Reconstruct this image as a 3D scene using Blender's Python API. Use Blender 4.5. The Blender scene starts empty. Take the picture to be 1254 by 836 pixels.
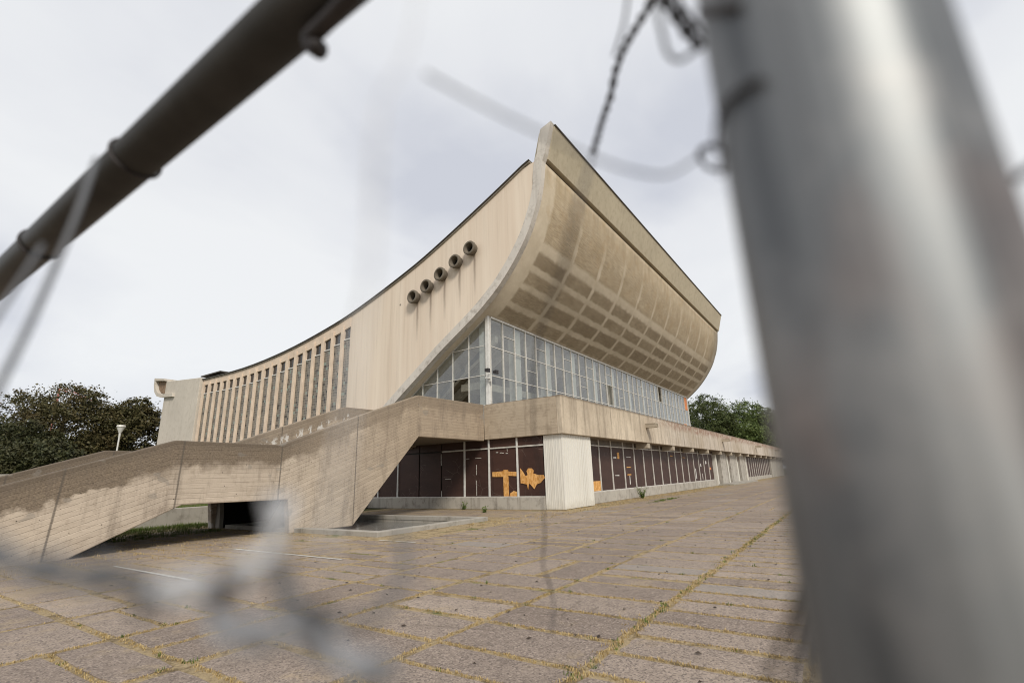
import bpy, math, random
from mathutils import Vector, Matrix
random.seed(7)
S = bpy.context.scene
COL = S.collection
rad = math.radians

# ------------------------------------------------------------------ camera
EYE = Vector((0, 0, 1.6))
YAW, PITCH, ROLL, FPX = rad(33.564), rad(15.454), rad(-1.877), 597.87
_f = Vector((math.cos(YAW)*math.cos(PITCH), math.sin(YAW)*math.cos(PITCH), math.sin(PITCH)))
_r0 = Vector((math.sin(YAW), -math.cos(YAW), 0)); _u0 = _r0.cross(_f)
_r = _r0*math.cos(ROLL) + _u0*math.sin(ROLL)
_u = -_r0*math.sin(ROLL) + _u0*math.cos(ROLL)
cam = bpy.data.cameras.new('camera'); cam_o = bpy.data.objects.new('camera', cam); COL.objects.link(cam_o)
cam.sensor_width = 36; cam.lens = FPX/1254*36; cam.clip_start = 0.005; cam.clip_end = 3000
cam_o.matrix_world = Matrix(((_r.x, _u.x, -_f.x, 0), (_r.y, _u.y, -_f.y, 0), (_r.z, _u.z, -_f.z, 1.6), (0, 0, 0, 1)))
cam.dof.use_dof = True; cam.dof.focus_distance = 24; cam.dof.aperture_fstop = 2.8
S.camera = cam_o
def ray(x, y): return (_f*FPX + _r*(x-627) - _u*(y-418)).normalized()
def on(x, y, ax, v):
    d = ray(x, y); return EYE + d*((v-EYE[ax])/d[ax])
def near(x, y, dist): return EYE + ray(x, y)*dist

# ------------------------------------------------------------------ mesh helpers
class MB:
    def __init__(s): s.v = []; s.f = []; s.uv = []
    def add(s, vs, fs, uv=None):
        o = len(s.v); s.v += [tuple(p) for p in vs]
        for f in fs: s.f.append([i+o for i in f])
        if uv: s.uv += uv
        return s
    def box(s, x0, y0, z0, x1, y1, z1):
        return s.add([(x0,y0,z0),(x1,y0,z0),(x1,y1,z0),(x0,y1,z0),(x0,y0,z1),(x1,y0,z1),(x1,y1,z1),(x0,y1,z1)],
                     [(0,3,2,1),(4,5,6,7),(0,1,5,4),(1,2,6,5),(2,3,7,6),(3,0,4,7)])
    def prism(s, pts, ax, a, b):
        # polygon pts in the plane perpendicular to axis ax, extruded a..b
        def P(p, t):
            return (t, p[0], p[1]) if ax == 0 else ((p[0], t, p[1]) if ax == 1 else (p[0], p[1], t))
        n = len(pts)
        vs = [P(p, a) for p in pts] + [P(p, b) for p in pts]
        fs = [list(range(n)), list(range(2*n-1, n-1, -1))]
        fs += [(i, i+n, (i+1) % n+n, (i+1) % n) for i in range(n)]
        return s.add(vs, fs)
    def tube(s, pts, r, n=8, caps=True):
        pts = [Vector(p) for p in pts]; rs = r if isinstance(r, (list, tuple)) else [r]*len(pts)
        vs = []; up = None
        for i, p in enumerate(pts):
            t = (pts[min(i+1, len(pts)-1)]-pts[max(i-1, 0)]).normalized()
            if up is None: up = Vector((0, 0, 1)) if abs(t.z) < .9 else Vector((1, 0, 0))
            a = t.cross(up)
            if a.length < 1e-6: a = t.orthogonal()
            a.normalize(); b = a.cross(t).normalized(); up = b
            for k in range(n):
                th = 2*math.pi*k/n; vs.append(p+(a*math.cos(th)+b*math.sin(th))*rs[i])
        fs = []
        for i in range(len(pts)-1):
            for k in range(n):
                fs.append((i*n+k, i*n+(k+1) % n, (i+1)*n+(k+1) % n, (i+1)*n+k))
        if caps:
            fs.append(list(range(n-1, -1, -1))); m = (len(pts)-1)*n; fs.append([m+k for k in range(n)])
        return s.add(vs, fs)
    def build(s, name, mat, parent=None, bevel=0, smooth=False):
        me = bpy.data.meshes.new(name); me.from_pydata(s.v, [], s.f)
        if s.uv:
            l = me.uv_layers.new(name='UVMap')
            for i, c in enumerate(s.uv): l.data[i].uv = c
        me.materials.append(mat)
        if smooth:
            for p in me.polygons: p.use_smooth = True
        me.update()
        import bmesh
        bm = bmesh.new(); bm.from_mesh(me); bmesh.ops.recalc_face_normals(bm, faces=bm.faces); bm.to_mesh(me); bm.free()
        o = bpy.data.objects.new(name, me); COL.objects.link(o)
        if parent:
            o.parent = parent
            if parent.get('in_place'): o.matrix_parent_inverse = Matrix.Translation(-parent.location)
        if bevel:
            m = o.modifiers.new('bevel', 'BEVEL'); m.width = bevel; m.segments = 2; m.limit_method = 'ANGLE'; m.angle_limit = rad(40)
        return o
def empty(name, loc, label, cat, group=None):
    o = bpy.data.objects.new(name, None); COL.objects.link(o); o.location = loc; o.empty_display_size = .3
    o['label'] = label; o['category'] = cat
    if group: o['group'] = group
    return o
def tag(o, label, cat, group=None):
    o['label'] = label; o['category'] = cat
    if group: o['group'] = group
    return o
def kind(o, k, label=None):
    o['kind'] = k
    if label: o['label'] = label
    return o
def box(name, mat, parent, a, b, bevel=0): return MB().box(*a, *b).build(name, mat, parent, bevel)
def spline(pts, n=12):
    # Catmull-Rom through points
    P = [Vector(p) for p in pts]; P = [P[0]*2-P[1]] + P + [P[-1]*2-P[-2]]; out = []
    for i in range(1, len(P)-2):
        for k in range(n):
            t = k/n; a, b, c, d = P[i-1], P[i], P[i+1], P[i+2]
            out.append(.5*((2*b)+(c-a)*t+(2*a-5*b+4*c-d)*t*t+(3*b-a-3*c+d)*t**3))
    out.append(P[-2]); return out

# ------------------------------------------------------------------ material helpers
class M:
    def __init__(s, name):
        s.m = bpy.data.materials.new(name); s.m.use_nodes = True; s.t = s.m.node_tree; s.t.nodes.clear()
        s.out = s.n('ShaderNodeOutputMaterial'); s.b = s.n('ShaderNodeBsdfPrincipled'); s.l(s.b.outputs[0], s.out.inputs[0])
        s.geo = s.n('ShaderNodeNewGeometry'); s.P = s.geo.outputs['Position']
    def n(s, ty, **k):
        o = s.t.nodes.new(ty)
        for a, v in k.items(): setattr(o, a, v)
        return o
    def l(s, a, b): s.t.links.new(a, b)
    def put(s, inp, v):
        if isinstance(v, (int, float)): inp.default_value = v
        elif isinstance(v, (tuple, list)): inp.default_value = tuple(v) if len(v) != 3 or inp.type == 'VECTOR' else (*v, 1)
        else: s.l(v, inp)
    def math(s, op, a, b=0, c=None):
        o = s.n('ShaderNodeMath', operation=op); s.put(o.inputs[0], a); s.put(o.inputs[1], b)
        if c is not None: s.put(o.inputs[2], c)
        return o.outputs[0]
    def scale(s, v, sc):
        o = s.n('ShaderNodeVectorMath', operation='MULTIPLY'); s.put(o.inputs[0], v); o.inputs[1].default_value = sc; return o.outputs[0]
    def noise(s, scale, v=None, detail=5, rough=.6, dist=0):
        o = s.n('ShaderNodeTexNoise'); o.inputs['Scale'].default_value = scale; o.inputs['Detail'].default_value = detail
        o.inputs['Roughness'].default_value = rough; o.inputs['Distortion'].default_value = dist
        s.l(v if v is not None else s.P, o.inputs['Vector']); return o.outputs['Fac']
    def vor(s, scale, v=None, out='Distance', feat='F1', rnd=1):
        o = s.n('ShaderNodeTexVoronoi', feature=feat); o.inputs['Scale'].default_value = scale; o.inputs['Randomness'].default_value = rnd
        s.l(v if v is not None else s.P, o.inputs['Vector']); return o.outputs[out]
    def mr(s, v, a, b, c=0, d=1, smooth=False):
        o = s.n('ShaderNodeMapRange'); o.clamp = True
        if smooth: o.interpolation_type = 'SMOOTHSTEP'
        s.put(o.inputs[0], v)
        for i, x in enumerate((a, b, c, d)): s.put(o.inputs[i+1], x)
        return o.outputs[0]
    def mix(s, f, a, b, mode='MIX'):
        o = s.n('ShaderNodeMix', data_type='RGBA', blend_type=mode); o.clamp_factor = True
        s.put(o.inputs[0], f); s.put(o.inputs[6], a); s.put(o.inputs[7], b); return o.outputs[2]
    def xyz(s, v=None):
        o = s.n('ShaderNodeSeparateXYZ'); s.l(v if v is not None else s.P, o.inputs[0]); return o.outputs
    def comb(s, x, y, z):
        o = s.n('ShaderNodeCombineXYZ'); s.put(o.inputs[0], x); s.put(o.inputs[1], y); s.put(o.inputs[2], z); return o.outputs[0]
    def bump(s, h, st=.3, d=.02):
        o = s.n('ShaderNodeBump'); o.inputs['Strength'].default_value = st; o.inputs['Distance'].default_value = d
        s.l(h, o.inputs['Height']); s.l(o.outputs[0], s.b.inputs['Normal']); return o
    def fin(s, col, rough=.85, metal=0, spec=None):
        s.put(s.b.inputs['Base Color'], col); s.put(s.b.inputs['Roughness'], rough); s.put(s.b.inputs['Metallic'], metal)
        if spec is not None: s.b.inputs['Specular IOR Level'].default_value = spec
        return s.m

def simple(name, c, rough=.7, metal=0, var=.15, sc=3, spec=.3):
    m = M(name); n = m.noise(sc); a = tuple(x*(1-var) for x in c); b = tuple(min(1, x*(1+var)) for x in c)
    return m.fin(m.mix(m.mr(n, .3, .7), a, b), rough, metal, spec)

def concrete(name, base, dark, streak=.5, board=None, stain=.35, pits=True, vert_panels=False):
    """board: None, 'z' (boards lie level), 'v' (boards stand upright)"""
    m = M(name); x, y, z = m.xyz()
    big = m.noise(.35, detail=6, rough=.65); mid = m.noise(2.2, detail=6, rough=.7); fine = m.noise(28, detail=3)
    c = m.mix(m.mr(big, .35, .7), base, tuple(b*.86 for b in base))
    c = m.mix(m.math('MULTIPLY', m.mr(mid, .5, .75), stain), c, dark)
    # rain streaks running down
    st = m.noise(1, m.scale(m.P, (2.6, 2.6, .13)), detail=5, rough=.7)
    c = m.mix(m.math('MULTIPLY', m.mr(st, .52, .75), streak), c, dark)
    h = m.math('MULTIPLY', fine, .35)
    if board:
        w = m.math('ADD', m.math('MULTIPLY', z if board == 'z' else m.math('ADD', x, y), 6.5), m.math('MULTIPLY', mid, .15))
        fr = m.math('FRACT', w); line = m.math('ADD', m.mr(fr, 0, .09, 1, 0), m.mr(fr, .92, 1, 0, 1))
        br = m.n('ShaderNodeTexWhiteNoise', noise_dimensions='1D'); m.l(m.math('FLOOR', w), br.inputs['W'])
        c = m.mix(m.math('MULTIPLY', br.outputs[0], .22), c, dark)
        breaks = m.mr(m.noise(1.3, detail=2), .45, .6)
        c = m.mix(m.math('MULTIPLY', m.math('MULTIPLY', line, breaks), .38), c, tuple(d*.6 for d in dark))
        h = m.math('SUBTRACT', h, m.math('MULTIPLY', line, .6))
        gr = m.noise(1, m.scale(m.P, (3, 3, 60) if board == 'z' else (50, 50, 2)), detail=3)
        c = m.mix(m.math('MULTIPLY', m.mr(gr, .45, .7), .2), c, dark)
    if pits:
        p = m.vor(9, out='Distance'); pm = m.mr(p, .05, .09, 1, 0); pm = m.math('MULTIPLY', pm, m.mr(m.noise(1.7, detail=1), .5, .56))
        c = m.mix(m.math('MULTIPLY', pm, .8), c, (.05, .045, .04)); h = m.math('SUBTRACT', h, pm)
    m.bump(h, .35, .015)
    return m.fin(c, .9, 0, .2)

MAT = {}
MAT['fascia'] = concrete('board_marked_concrete', (.47, .39, .295), (.17, .13, .09), .7, 'z', .6)
MAT['beam'] = concrete('beam_concrete', (.42, .36, .28), (.2, .17, .13), .3, None, .3)
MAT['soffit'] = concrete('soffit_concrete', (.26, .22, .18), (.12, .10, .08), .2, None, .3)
MAT['grey_conc'] = concrete('grey_concrete', (.36, .335, .295), (.13, .115, .09), .5, None, .7)
MAT['plinth'] = concrete('plinth_concrete', (.45, .42, .37), (.13, .11, .09), .75, None, .75)
MAT['rim'] = concrete('pale_rim_concrete', (.62, .58, .53), (.27, .24, .21), .35, None, .75)
MAT['cap'] = concrete('stair_soffit', (.2, .17, .14), (.08, .07, .06), .2, None, .3)

# --- front parapet: cream concrete with peeling paint and reddish scabs near the top further along
def parapet_mat():
    m = M('weathered_parapet'); x, y, z = m.xyz()
    big = m.noise(.3, detail=6); mid = m.noise(2.0, detail=7, rough=.72)
    far = m.mr(x, 33, 42)
    c = m.mix(far, (.62, .53, .41), (.58, .515, .44))
    c = m.mix(m.mr(big, .4, .7), c, (.42, .35, .265))
    st = m.noise(1, m.scale(m.P, (2.2, 2.2, .2)), detail=7, rough=.75)
    c = m.mix(m.mr(m.noise(5, detail=7, rough=.8), .5, .66, 0, .4), c, (.27, .22, .17))
    c = m.mix(m.math('MULTIPLY', m.mr(st, .47, .66), .65), c, (.19, .155, .12))
    # joints every 5.9 m
    fr = m.math('FRACT', m.math('MULTIPLY', m.math('ADD', x, .9), 1/5.9)); j = m.mr(fr, .0, .006, 1, 0)
    c = m.mix(m.math('MULTIPLY', j, .6), c, (.12, .1, .08))
    topz = m.mr(z, 4.5, 5.4)
    scab = m.mr(m.noise(2.2, detail=8, rough=.8), .45, .51)
    scab = m.math('MULTIPLY', m.math('MULTIPLY', scab, far), m.mr(m.math('ADD', topz, m.noise(.9)), .75, 1.15))
    c = m.mix(m.math('MULTIPLY', scab, .75), c, (.24, .125, .085))
    wh = m.math('MULTIPLY', m.mr(m.noise(2.1, detail=8, rough=.8), .60, .63), far)
    c = m.mix(m.math('MULTIPLY', wh, .75), c, (.62, .58, .53))
    soot = m.mr(m.math('ADD', m.mr(z, 5.2, 5.45), m.math('MULTIPLY', mid, .6)), .75, 1.2)
    c = m.mix(m.math('MULTIPLY', soot, .6), c, (.11, .085, .06))
    m.bump(m.noise(20, detail=4), .3, .015)
    return m.fin(c, .9, 0, .2)
MAT['parapet'] = parapet_mat()

# --- smooth plastered side wall, cream pink with long rain streaks
def side_mat(name, base, tint):
    m = M(name); x, y, z = m.xyz()
    st = m.noise(1, m.scale(m.P, (1, 1.5, .03)), detail=5, rough=.65); st2 = m.noise(1, m.scale(m.P, (1, .35, .05)), detail=3)
    c = m.mix(m.mr(st, .35, .7), base, tint)
    c = m.mix(m.math('MULTIPLY', m.mr(st2, .45, .7), .5), c, tuple(b*1.1 for b in base))
    gr = m.noise(1, m.scale(m.P, (1, 5, .2)), detail=4); c = m.mix(m.math('MULTIPLY', m.mr(gr, .5, .72), .22), c, (.35, .27, .2))
    # wash marks under the five vents: each vent row point feeds a dark thin dribble
    for vy, vz in VENTS:
        d = m.math('ABSOLUTE', m.math('ADD', m.math('SUBTRACT', y, vy-.12), m.math('MULTIPLY', m.math('SUBTRACT', m.noise(1.2), .5), .12)))
        core = m.mr(d, .03, .14, 1, 0); fall = m.math('MULTIPLY', m.mr(z, vz-3.4, vz-.7), m.mr(z, vz-.4, vz, 1, 0))
        c = m.mix(m.math('MULTIPLY', m.math('MULTIPLY', core, fall), .7), c, (.13, .1, .08))
        wide = m.mr(d, .1, .6, 1, 0); fall2 = m.math('MULTIPLY', m.mr(z, vz-2.6, vz-.3), m.mr(z, vz-.2, vz+.2, 1, 0))
        c = m.mix(m.math('MULTIPLY', m.math('MULTIPLY', wide, fall2), .3), c, (.3, .23, .18))
    hole = m.mr(m.vor(.33), .02, .035, 1, 0); c = m.mix(m.math('MULTIPLY', hole, .7), c, (.05, .04, .03))
    m.bump(m.noise(9, detail=5), .12, .01)
    return m.fin(c, .9, 0, .2)
VENTS = [(18.49, 16.27), (19.77, 15.68), (21.10, 15.11), (22.38, 14.55), (23.64, 14.06)]
MAT['side'] = side_mat('plastered_side_wall', (.71, .615, .51), (.64, .53, .425))
MAT['fin'] = simple('fin_plaster', (.64, .52, .41), .9, 0, .14, 1.2)
MAT['end'] = concrete('end_wall_render', (.58, .53, .46), (.36, .32, .26), .4, None, .5, pits=False)

# --- curved shell: pale rib grid over damp board-marked panels, in UV metres
def shell_mat():
    m = M('curved_shell_concrete'); uvn = m.n('ShaderNodeUVMap'); u, v, _ = m.xyz(uvn.outputs[0]); x = u
    wob = m.math('MULTIPLY', m.math('SUBTRACT', m.noise(1.6, detail=6, rough=.7), .5), .5)
    fu = m.math('FRACT', m.math('DIVIDE', m.math('SUBTRACT', m.math('ADD', u, wob), 25.1), 4.26))
    du = m.math('MULTIPLY', m.math('MINIMUM', fu, m.math('SUBTRACT', 1, fu)), 4.26)
    vribx = m.mr(du, .1, .34, 1, 0, True)
    vfade = m.mr(v, .8, 4.0, .1, 1)
    vr = m.math('MULTIPLY', vribx, vfade)
    vv = m.math('ADD', v, wob); hr = 0
    for s0, w in ((5.05, .42), (6.55, .26), (7.85, .26), (9.35, .26), (10.75, .25), (12.1, .25), (13.5, .25)):
        d = m.math('ABSOLUTE', m.math('SUBTRACT', vv, s0)); r = m.mr(d, w*.45, w*1.25, 1, 0, True)
        hr = r if hr == 0 else m.math('MAXIMUM', hr, r)
    edge = m.math('MAXIMUM', m.mr(u, 25.1, 25.45, 1, 0, True), m.mr(u, 71.9, 72.3, 0, 1, True))
    rib = m.math('MAXIMUM', m.math('MAXIMUM', vr, hr), edge)
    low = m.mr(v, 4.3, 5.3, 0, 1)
    gr = m.noise(1, m.comb(m.math('MULTIPLY', u, 1.3), m.math('MULTIPLY', v, 13), 0), detail=5, rough=.75)
    blot = m.noise(.8, detail=6, rough=.7)
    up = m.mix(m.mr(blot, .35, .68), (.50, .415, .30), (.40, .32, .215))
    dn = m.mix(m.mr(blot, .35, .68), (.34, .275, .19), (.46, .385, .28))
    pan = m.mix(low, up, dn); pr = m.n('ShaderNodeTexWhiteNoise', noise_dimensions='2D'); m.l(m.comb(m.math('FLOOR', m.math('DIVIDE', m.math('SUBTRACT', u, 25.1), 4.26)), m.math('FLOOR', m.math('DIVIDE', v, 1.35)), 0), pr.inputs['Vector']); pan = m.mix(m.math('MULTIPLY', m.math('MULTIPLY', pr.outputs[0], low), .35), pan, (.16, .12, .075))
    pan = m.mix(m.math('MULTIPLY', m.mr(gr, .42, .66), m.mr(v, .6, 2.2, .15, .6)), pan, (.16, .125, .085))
    ribc = m.mix(m.mr(blot, .35, .7), (.60, .525, .415), (.48, .41, .31))
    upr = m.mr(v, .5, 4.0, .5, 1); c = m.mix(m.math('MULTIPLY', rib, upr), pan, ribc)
    # warm orange-brown seepage patches in the upper row
    warm = m.math('MULTIPLY', m.mr(m.noise(1.0, detail=5), .5, .68), m.mr(v, 5.5, 3.5, 0, .6)); c = m.mix(m.math('MULTIPLY', warm, .5), c, (.38, .26, .14))
    topst = m.math('MULTIPLY', m.mr(v, .1, 2.2, 1, 0), m.mr(m.noise(1, m.scale(m.P, (1.4, .2, .1)), detail=5), .45, .7)); c = m.mix(m.math('MULTIPLY', topst, .45), c, (.22, .18, .13))
    m.bump(m.math('ADD', m.math('MULTIPLY', gr, .6), m.math('MULTIPLY', rib, .5)), .35, .02)
    return m.fin(c, .9, 0, .2)
MAT['shell'] = shell_mat()
MAT['prow'] = concrete('prow_fascia_concrete', (.50, .44, .33), (.28, .235, .165), .4, None, .5, pits=False)
MAT['coping'] = simple('dark_metal_coping', (.075, .065, .055), .6, .2)
MAT['coping2'] = simple('grey_felt_edge', (.33, .30, .26), .8)
MAT['gap_shade'] = simple('painted_gap_shade', (.035, .028, .022), .9)
MAT['roof'] = simple('roof_felt', (.1, .1, .1), .9)

# --- stair cheek walls: boards parallel to the slope, dark lichen zone on top with ragged lower edge
def stair_mat(name, inner=False):
    m = M(name); x, y, z = m.xyz()
    t1 = m.math('MINIMUM', m.math('MULTIPLY_ADD', x, .345, 2.93-.345*6.55), 2.93)
    t2 = m.math('MINIMUM', m.math('MULTIPLY_ADD', x, .375, 2.91-.375*9.82), 5.42)
    top = m.math('MAXIMUM', t1, t2); d = m.math('SUBTRACT', top, z)
    mid = m.noise(2.1, detail=7, rough=.7); big = m.noise(.5, detail=5); fine = m.noise(24, detail=4)
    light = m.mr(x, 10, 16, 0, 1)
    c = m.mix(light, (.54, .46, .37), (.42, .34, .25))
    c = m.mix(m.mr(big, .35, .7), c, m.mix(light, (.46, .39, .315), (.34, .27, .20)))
    w = m.math('ADD', m.math('MULTIPLY', d, 7.2), m.math('MULTIPLY', mid, .25)); fr = m.math('FRACT', w)
    line = m.math('ADD', m.mr(fr, 0, .10, 1, 0), m.mr(fr, .91, 1, 0, 1)); brk = m.mr(m.noise(2.2, m.scale(m.P, (.5, 1, 3)), detail=5, rough=.7), .44, .54)
    grain = m.noise(1, m.scale(m.P, (2.5, 2.5, 26)), detail=5, rough=.75); c = m.mix(m.mr(grain, .5, .72, 0, .4), c, (.22, .17, .12)); c = m.mix(m.mr(m.noise(3.5, detail=7, rough=.8), .52, .7, 0, .45), c, (.25, .20, .15))
    br = m.n('ShaderNodeTexWhiteNoise', noise_dimensions='1D'); m.l(m.math('FLOOR', w), br.inputs['W'])
    c = m.mix(m.math('MULTIPLY', br.outputs[0], .25), c, (.24, .19, .145))
    c = m.mix(m.math('MULTIPLY', m.math('MULTIPLY', line, brk), .42), c, (.085, .065, .05))
    # ragged dark weathered zone
    depth = m.mr(x, 4, 14, .74, .5)
    rag = m.math('ADD', d, m.math('MULTIPLY', m.math('SUBTRACT', m.noise(1.3, detail=8, rough=.62), .5), 1.3))
    dz = m.math('MULTIPLY', m.mr(m.math('SUBTRACT', rag, depth), m.math('MULTIPLY', mid, -.12), m.mr(big, .35, .65, .02, .5), 1, 0), m.mr(x, 9.7, 12.5, .9, .45))
    dk = m.mix(m.mr(fine, .35, .65), (.105, .08, .057), (.20, .155, .11)); dk = m.mix(m.mr(d, .02, .3, .6, 0), dk, (.06, .047, .035))
    dk = m.mix(m.math('MULTIPLY', m.mr(mid, .55, .7), .5), dk, (.09, .07, .052))
    c = m.mix(dz, c, dk)
    # dark run-off
    st = m.noise(1, m.scale(m.P, (2.1, 2.1, .35)), detail=7, rough=.75); c = m.mix(m.math('MULTIPLY', m.mr(st, .5, .68), .6), c, (.15, .12, .095))
    # joints
    for jx, s in ((4.15, .05), (6.75, .02), (9.86, 0), (13.0, 0)):
        dd = m.math('ABSOLUTE', m.math('SUBTRACT', m.math('SUBTRACT', x, jx), m.math('MULTIPLY', m.math('SUBTRACT', z, 1.5), s)))
        dd = m.math('ADD', dd, m.math('MULTIPLY', m.math('SUBTRACT', fine, .5), .03)); c = m.mix(m.mr(dd, .012, .035, .75, 0), c, (.10, .085, .07))
    p = m.mr(m.vor(4.5), .04, .085, 1, 0); p = m.math('MULTIPLY', p, m.mr(m.noise(1.2, detail=1), .44, .5)); c = m.mix(m.math('MULTIPLY', p, .85), c, (.05, .042, .035))
    patch = m.mr(m.noise(.9, m.scale(m.P, (1, 1, 1.8)), detail=2), .66, .68); c = m.mix(m.math('MULTIPLY', patch, .45), c, (.22, .2, .175))
    if inner:
        pw = m.mr(m.noise(2.6, m.scale(m.P, (1.5, 1, .8)), detail=5, rough=.7), .53, .57); pw = m.math('MULTIPLY', pw, m.mr(d, .3, .5, 0, 1)); c = m.mix(m.math('MULTIPLY', pw, .85), c, (.62, .6, .56))
    m.bump(m.math('SUBTRACT', m.math('SUBTRACT', m.math('MULTIPLY', fine, .5), m.math('MULTIPLY', line, .5)), p), .5, .02)
    return m.fin(c, .92, 0, .2)
MAT['stair'] = stair_mat('stair_cheek_concrete'); MAT['stair_in'] = stair_mat('stair_cheek_peeling', True)

# --- others
MAT['white_frame'] = simple('aged_white_paint', (.62, .61, .58), .5, 0, .12, 4)
MAT['alu'] = simple('weathered_aluminium_frame', (.60, .575, .53), .5, .2, .15, 5)
MAT['column'] = concrete('whitewashed_column', (.66, .635, .57), (.42, .38, .31), .4, None, .3, pits=False)
MAT['dark_int'] = simple('interior_dark', (.05, .045, .04), .9)
MAT['int_wall'] = simple('interior_panelling', (.11, .10, .085), .8)
MAT['int_floor'] = simple('interior_floor', (.16, .15, .13), .8)
MAT['raker'] = simple('interior_concrete', (.6, .54, .45), .9)
def cladding():
    m = M('white_corrugated_sheet'); x, y, z = m.xyz(); s = m.math('ADD', x, y)
    fr = m.math('FRACT', m.math('MULTIPLY', s, 5)); g = m.mr(fr, 0, .12, 1, 0)
    st = m.noise(1, m.scale(m.P, (3, 3, .3)), detail=4)
    c = m.mix(m.math('MULTIPLY', m.mr(st, .45, .7), .5), (.70, .68, .62), (.60, .57, .50))
    c = m.mix(m.math('MULTIPLY', m.mr(m.math('ADD', z, m.noise(3)), .5, .9, 1, 0), .35), c, (.4, .34, .26))
    m.bump(g, .5, .01); return m.fin(m.mix(m.math('MULTIPLY', g, .25), c, (.35, .33, .3)), .55, 0, .3)
MAT['clad'] = cladding()
def board_mat(name, a, b):
    m = M(name); n = m.noise(1, m.scale(m.P, (.8, .8, 2.4)), detail=4); f = m.noise(11, detail=5, rough=.75); x, y, z = m.xyz()
    c = m.mix(m.mr(n, .35, .68), a, b); c = m.mix(m.math('MULTIPLY', m.mr(f, .55, .7), .3), c, tuple(k*1.7+.01 for k in b))
    pan = m.n('ShaderNodeTexWhiteNoise', noise_dimensions='1D'); m.l(m.math('FLOOR', m.math('DIVIDE', m.math('ADD', x, y), 1.87)), pan.inputs['W'])
    c = m.mix(m.math('MULTIPLY', pan.outputs[0], .45), c, tuple(k*1.35 for k in b))
    tear = m.math('MULTIPLY', m.mr(m.vor(1.7, feat='DISTANCE_TO_EDGE'), .006, .014, 1, 0), m.mr(m.noise(.8, detail=2), .56, .6))
    c = m.mix(m.math('MULTIPLY', tear, .22), c, (.4, .35, .3))
    m.bump(f, .15, .01); return m.fin(c, .6, 0, .35)
MAT['board'] = board_mat('dark_boarding', (.040, .019, .015), (.058, .028, .021))
def osb():
    m = M('orange_chipboard'); v = m.vor(14, m.scale(m.P, (1, 1, .5)), out='Color'); r = m.n('ShaderNodeSeparateColor'); m.l(v, r.inputs[0])
    c = m.mix(r.outputs[0], (.56, .27, .07), (.78, .46, .18)); c = m.mix(m.mr(m.noise(6), .5, .7, 0, .5), c, (.4, .18, .05)); return m.fin(c, .8, 0, .2)
MAT['osb'] = osb(); MAT['clere'] = simple('dusty_brown_clerestory', (.13, .105, .08), .5, 0, .25, 2)
MAT['orange'] = simple('faded_orange_panel', (.62, .22, .08), .7, 0, .2, 3)
def glassblock():
    m = M('dusty_glass_block'); x, y, z = m.xyz()
    bt = m.n('ShaderNodeTexBrick'); bt.offset = 0; m.l(m.comb(y, z, 0), bt.inputs['Vector']); bt.inputs['Scale'].default_value = 1
    bt.inputs['Brick Width'].default_value = .21; bt.inputs['Row Height'].default_value = .21; bt.inputs['Mortar Size'].default_value = .02
    bt.inputs['Color1'].default_value = (.07, .065, .055, 1); bt.inputs['Color2'].default_value = (.15, .135, .11, 1); bt.inputs['Mortar'].default_value = (.26, .23, .19, 1)
    n = m.mr(m.noise(1.0, detail=6, rough=.75), .48, .62); c = m.mix(m.math('MULTIPLY', n, .5), bt.outputs[0], (.30, .25, .19))
    wn = m.n('ShaderNodeTexWhiteNoise', noise_dimensions='2D'); m.l(m.comb(m.math('FLOOR', m.math('DIVIDE', y, .21)), m.math('FLOOR', m.math('DIVIDE', z, .21)), 0), wn.inputs['Vector'])
    c = m.mix(m.mr(wn.outputs[0], .93, .94, 0, .85), c, (.02, .02, .02)); c = m.mix(m.mr(wn.outputs[0], .05, .06, .5, 0), c, (.25, .36, .32))
    m.bump(bt.outputs['Fac'], -.4, .02); return m.fin(c, .35, 0, .5)
MAT['gblock'] = glassblock()
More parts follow.
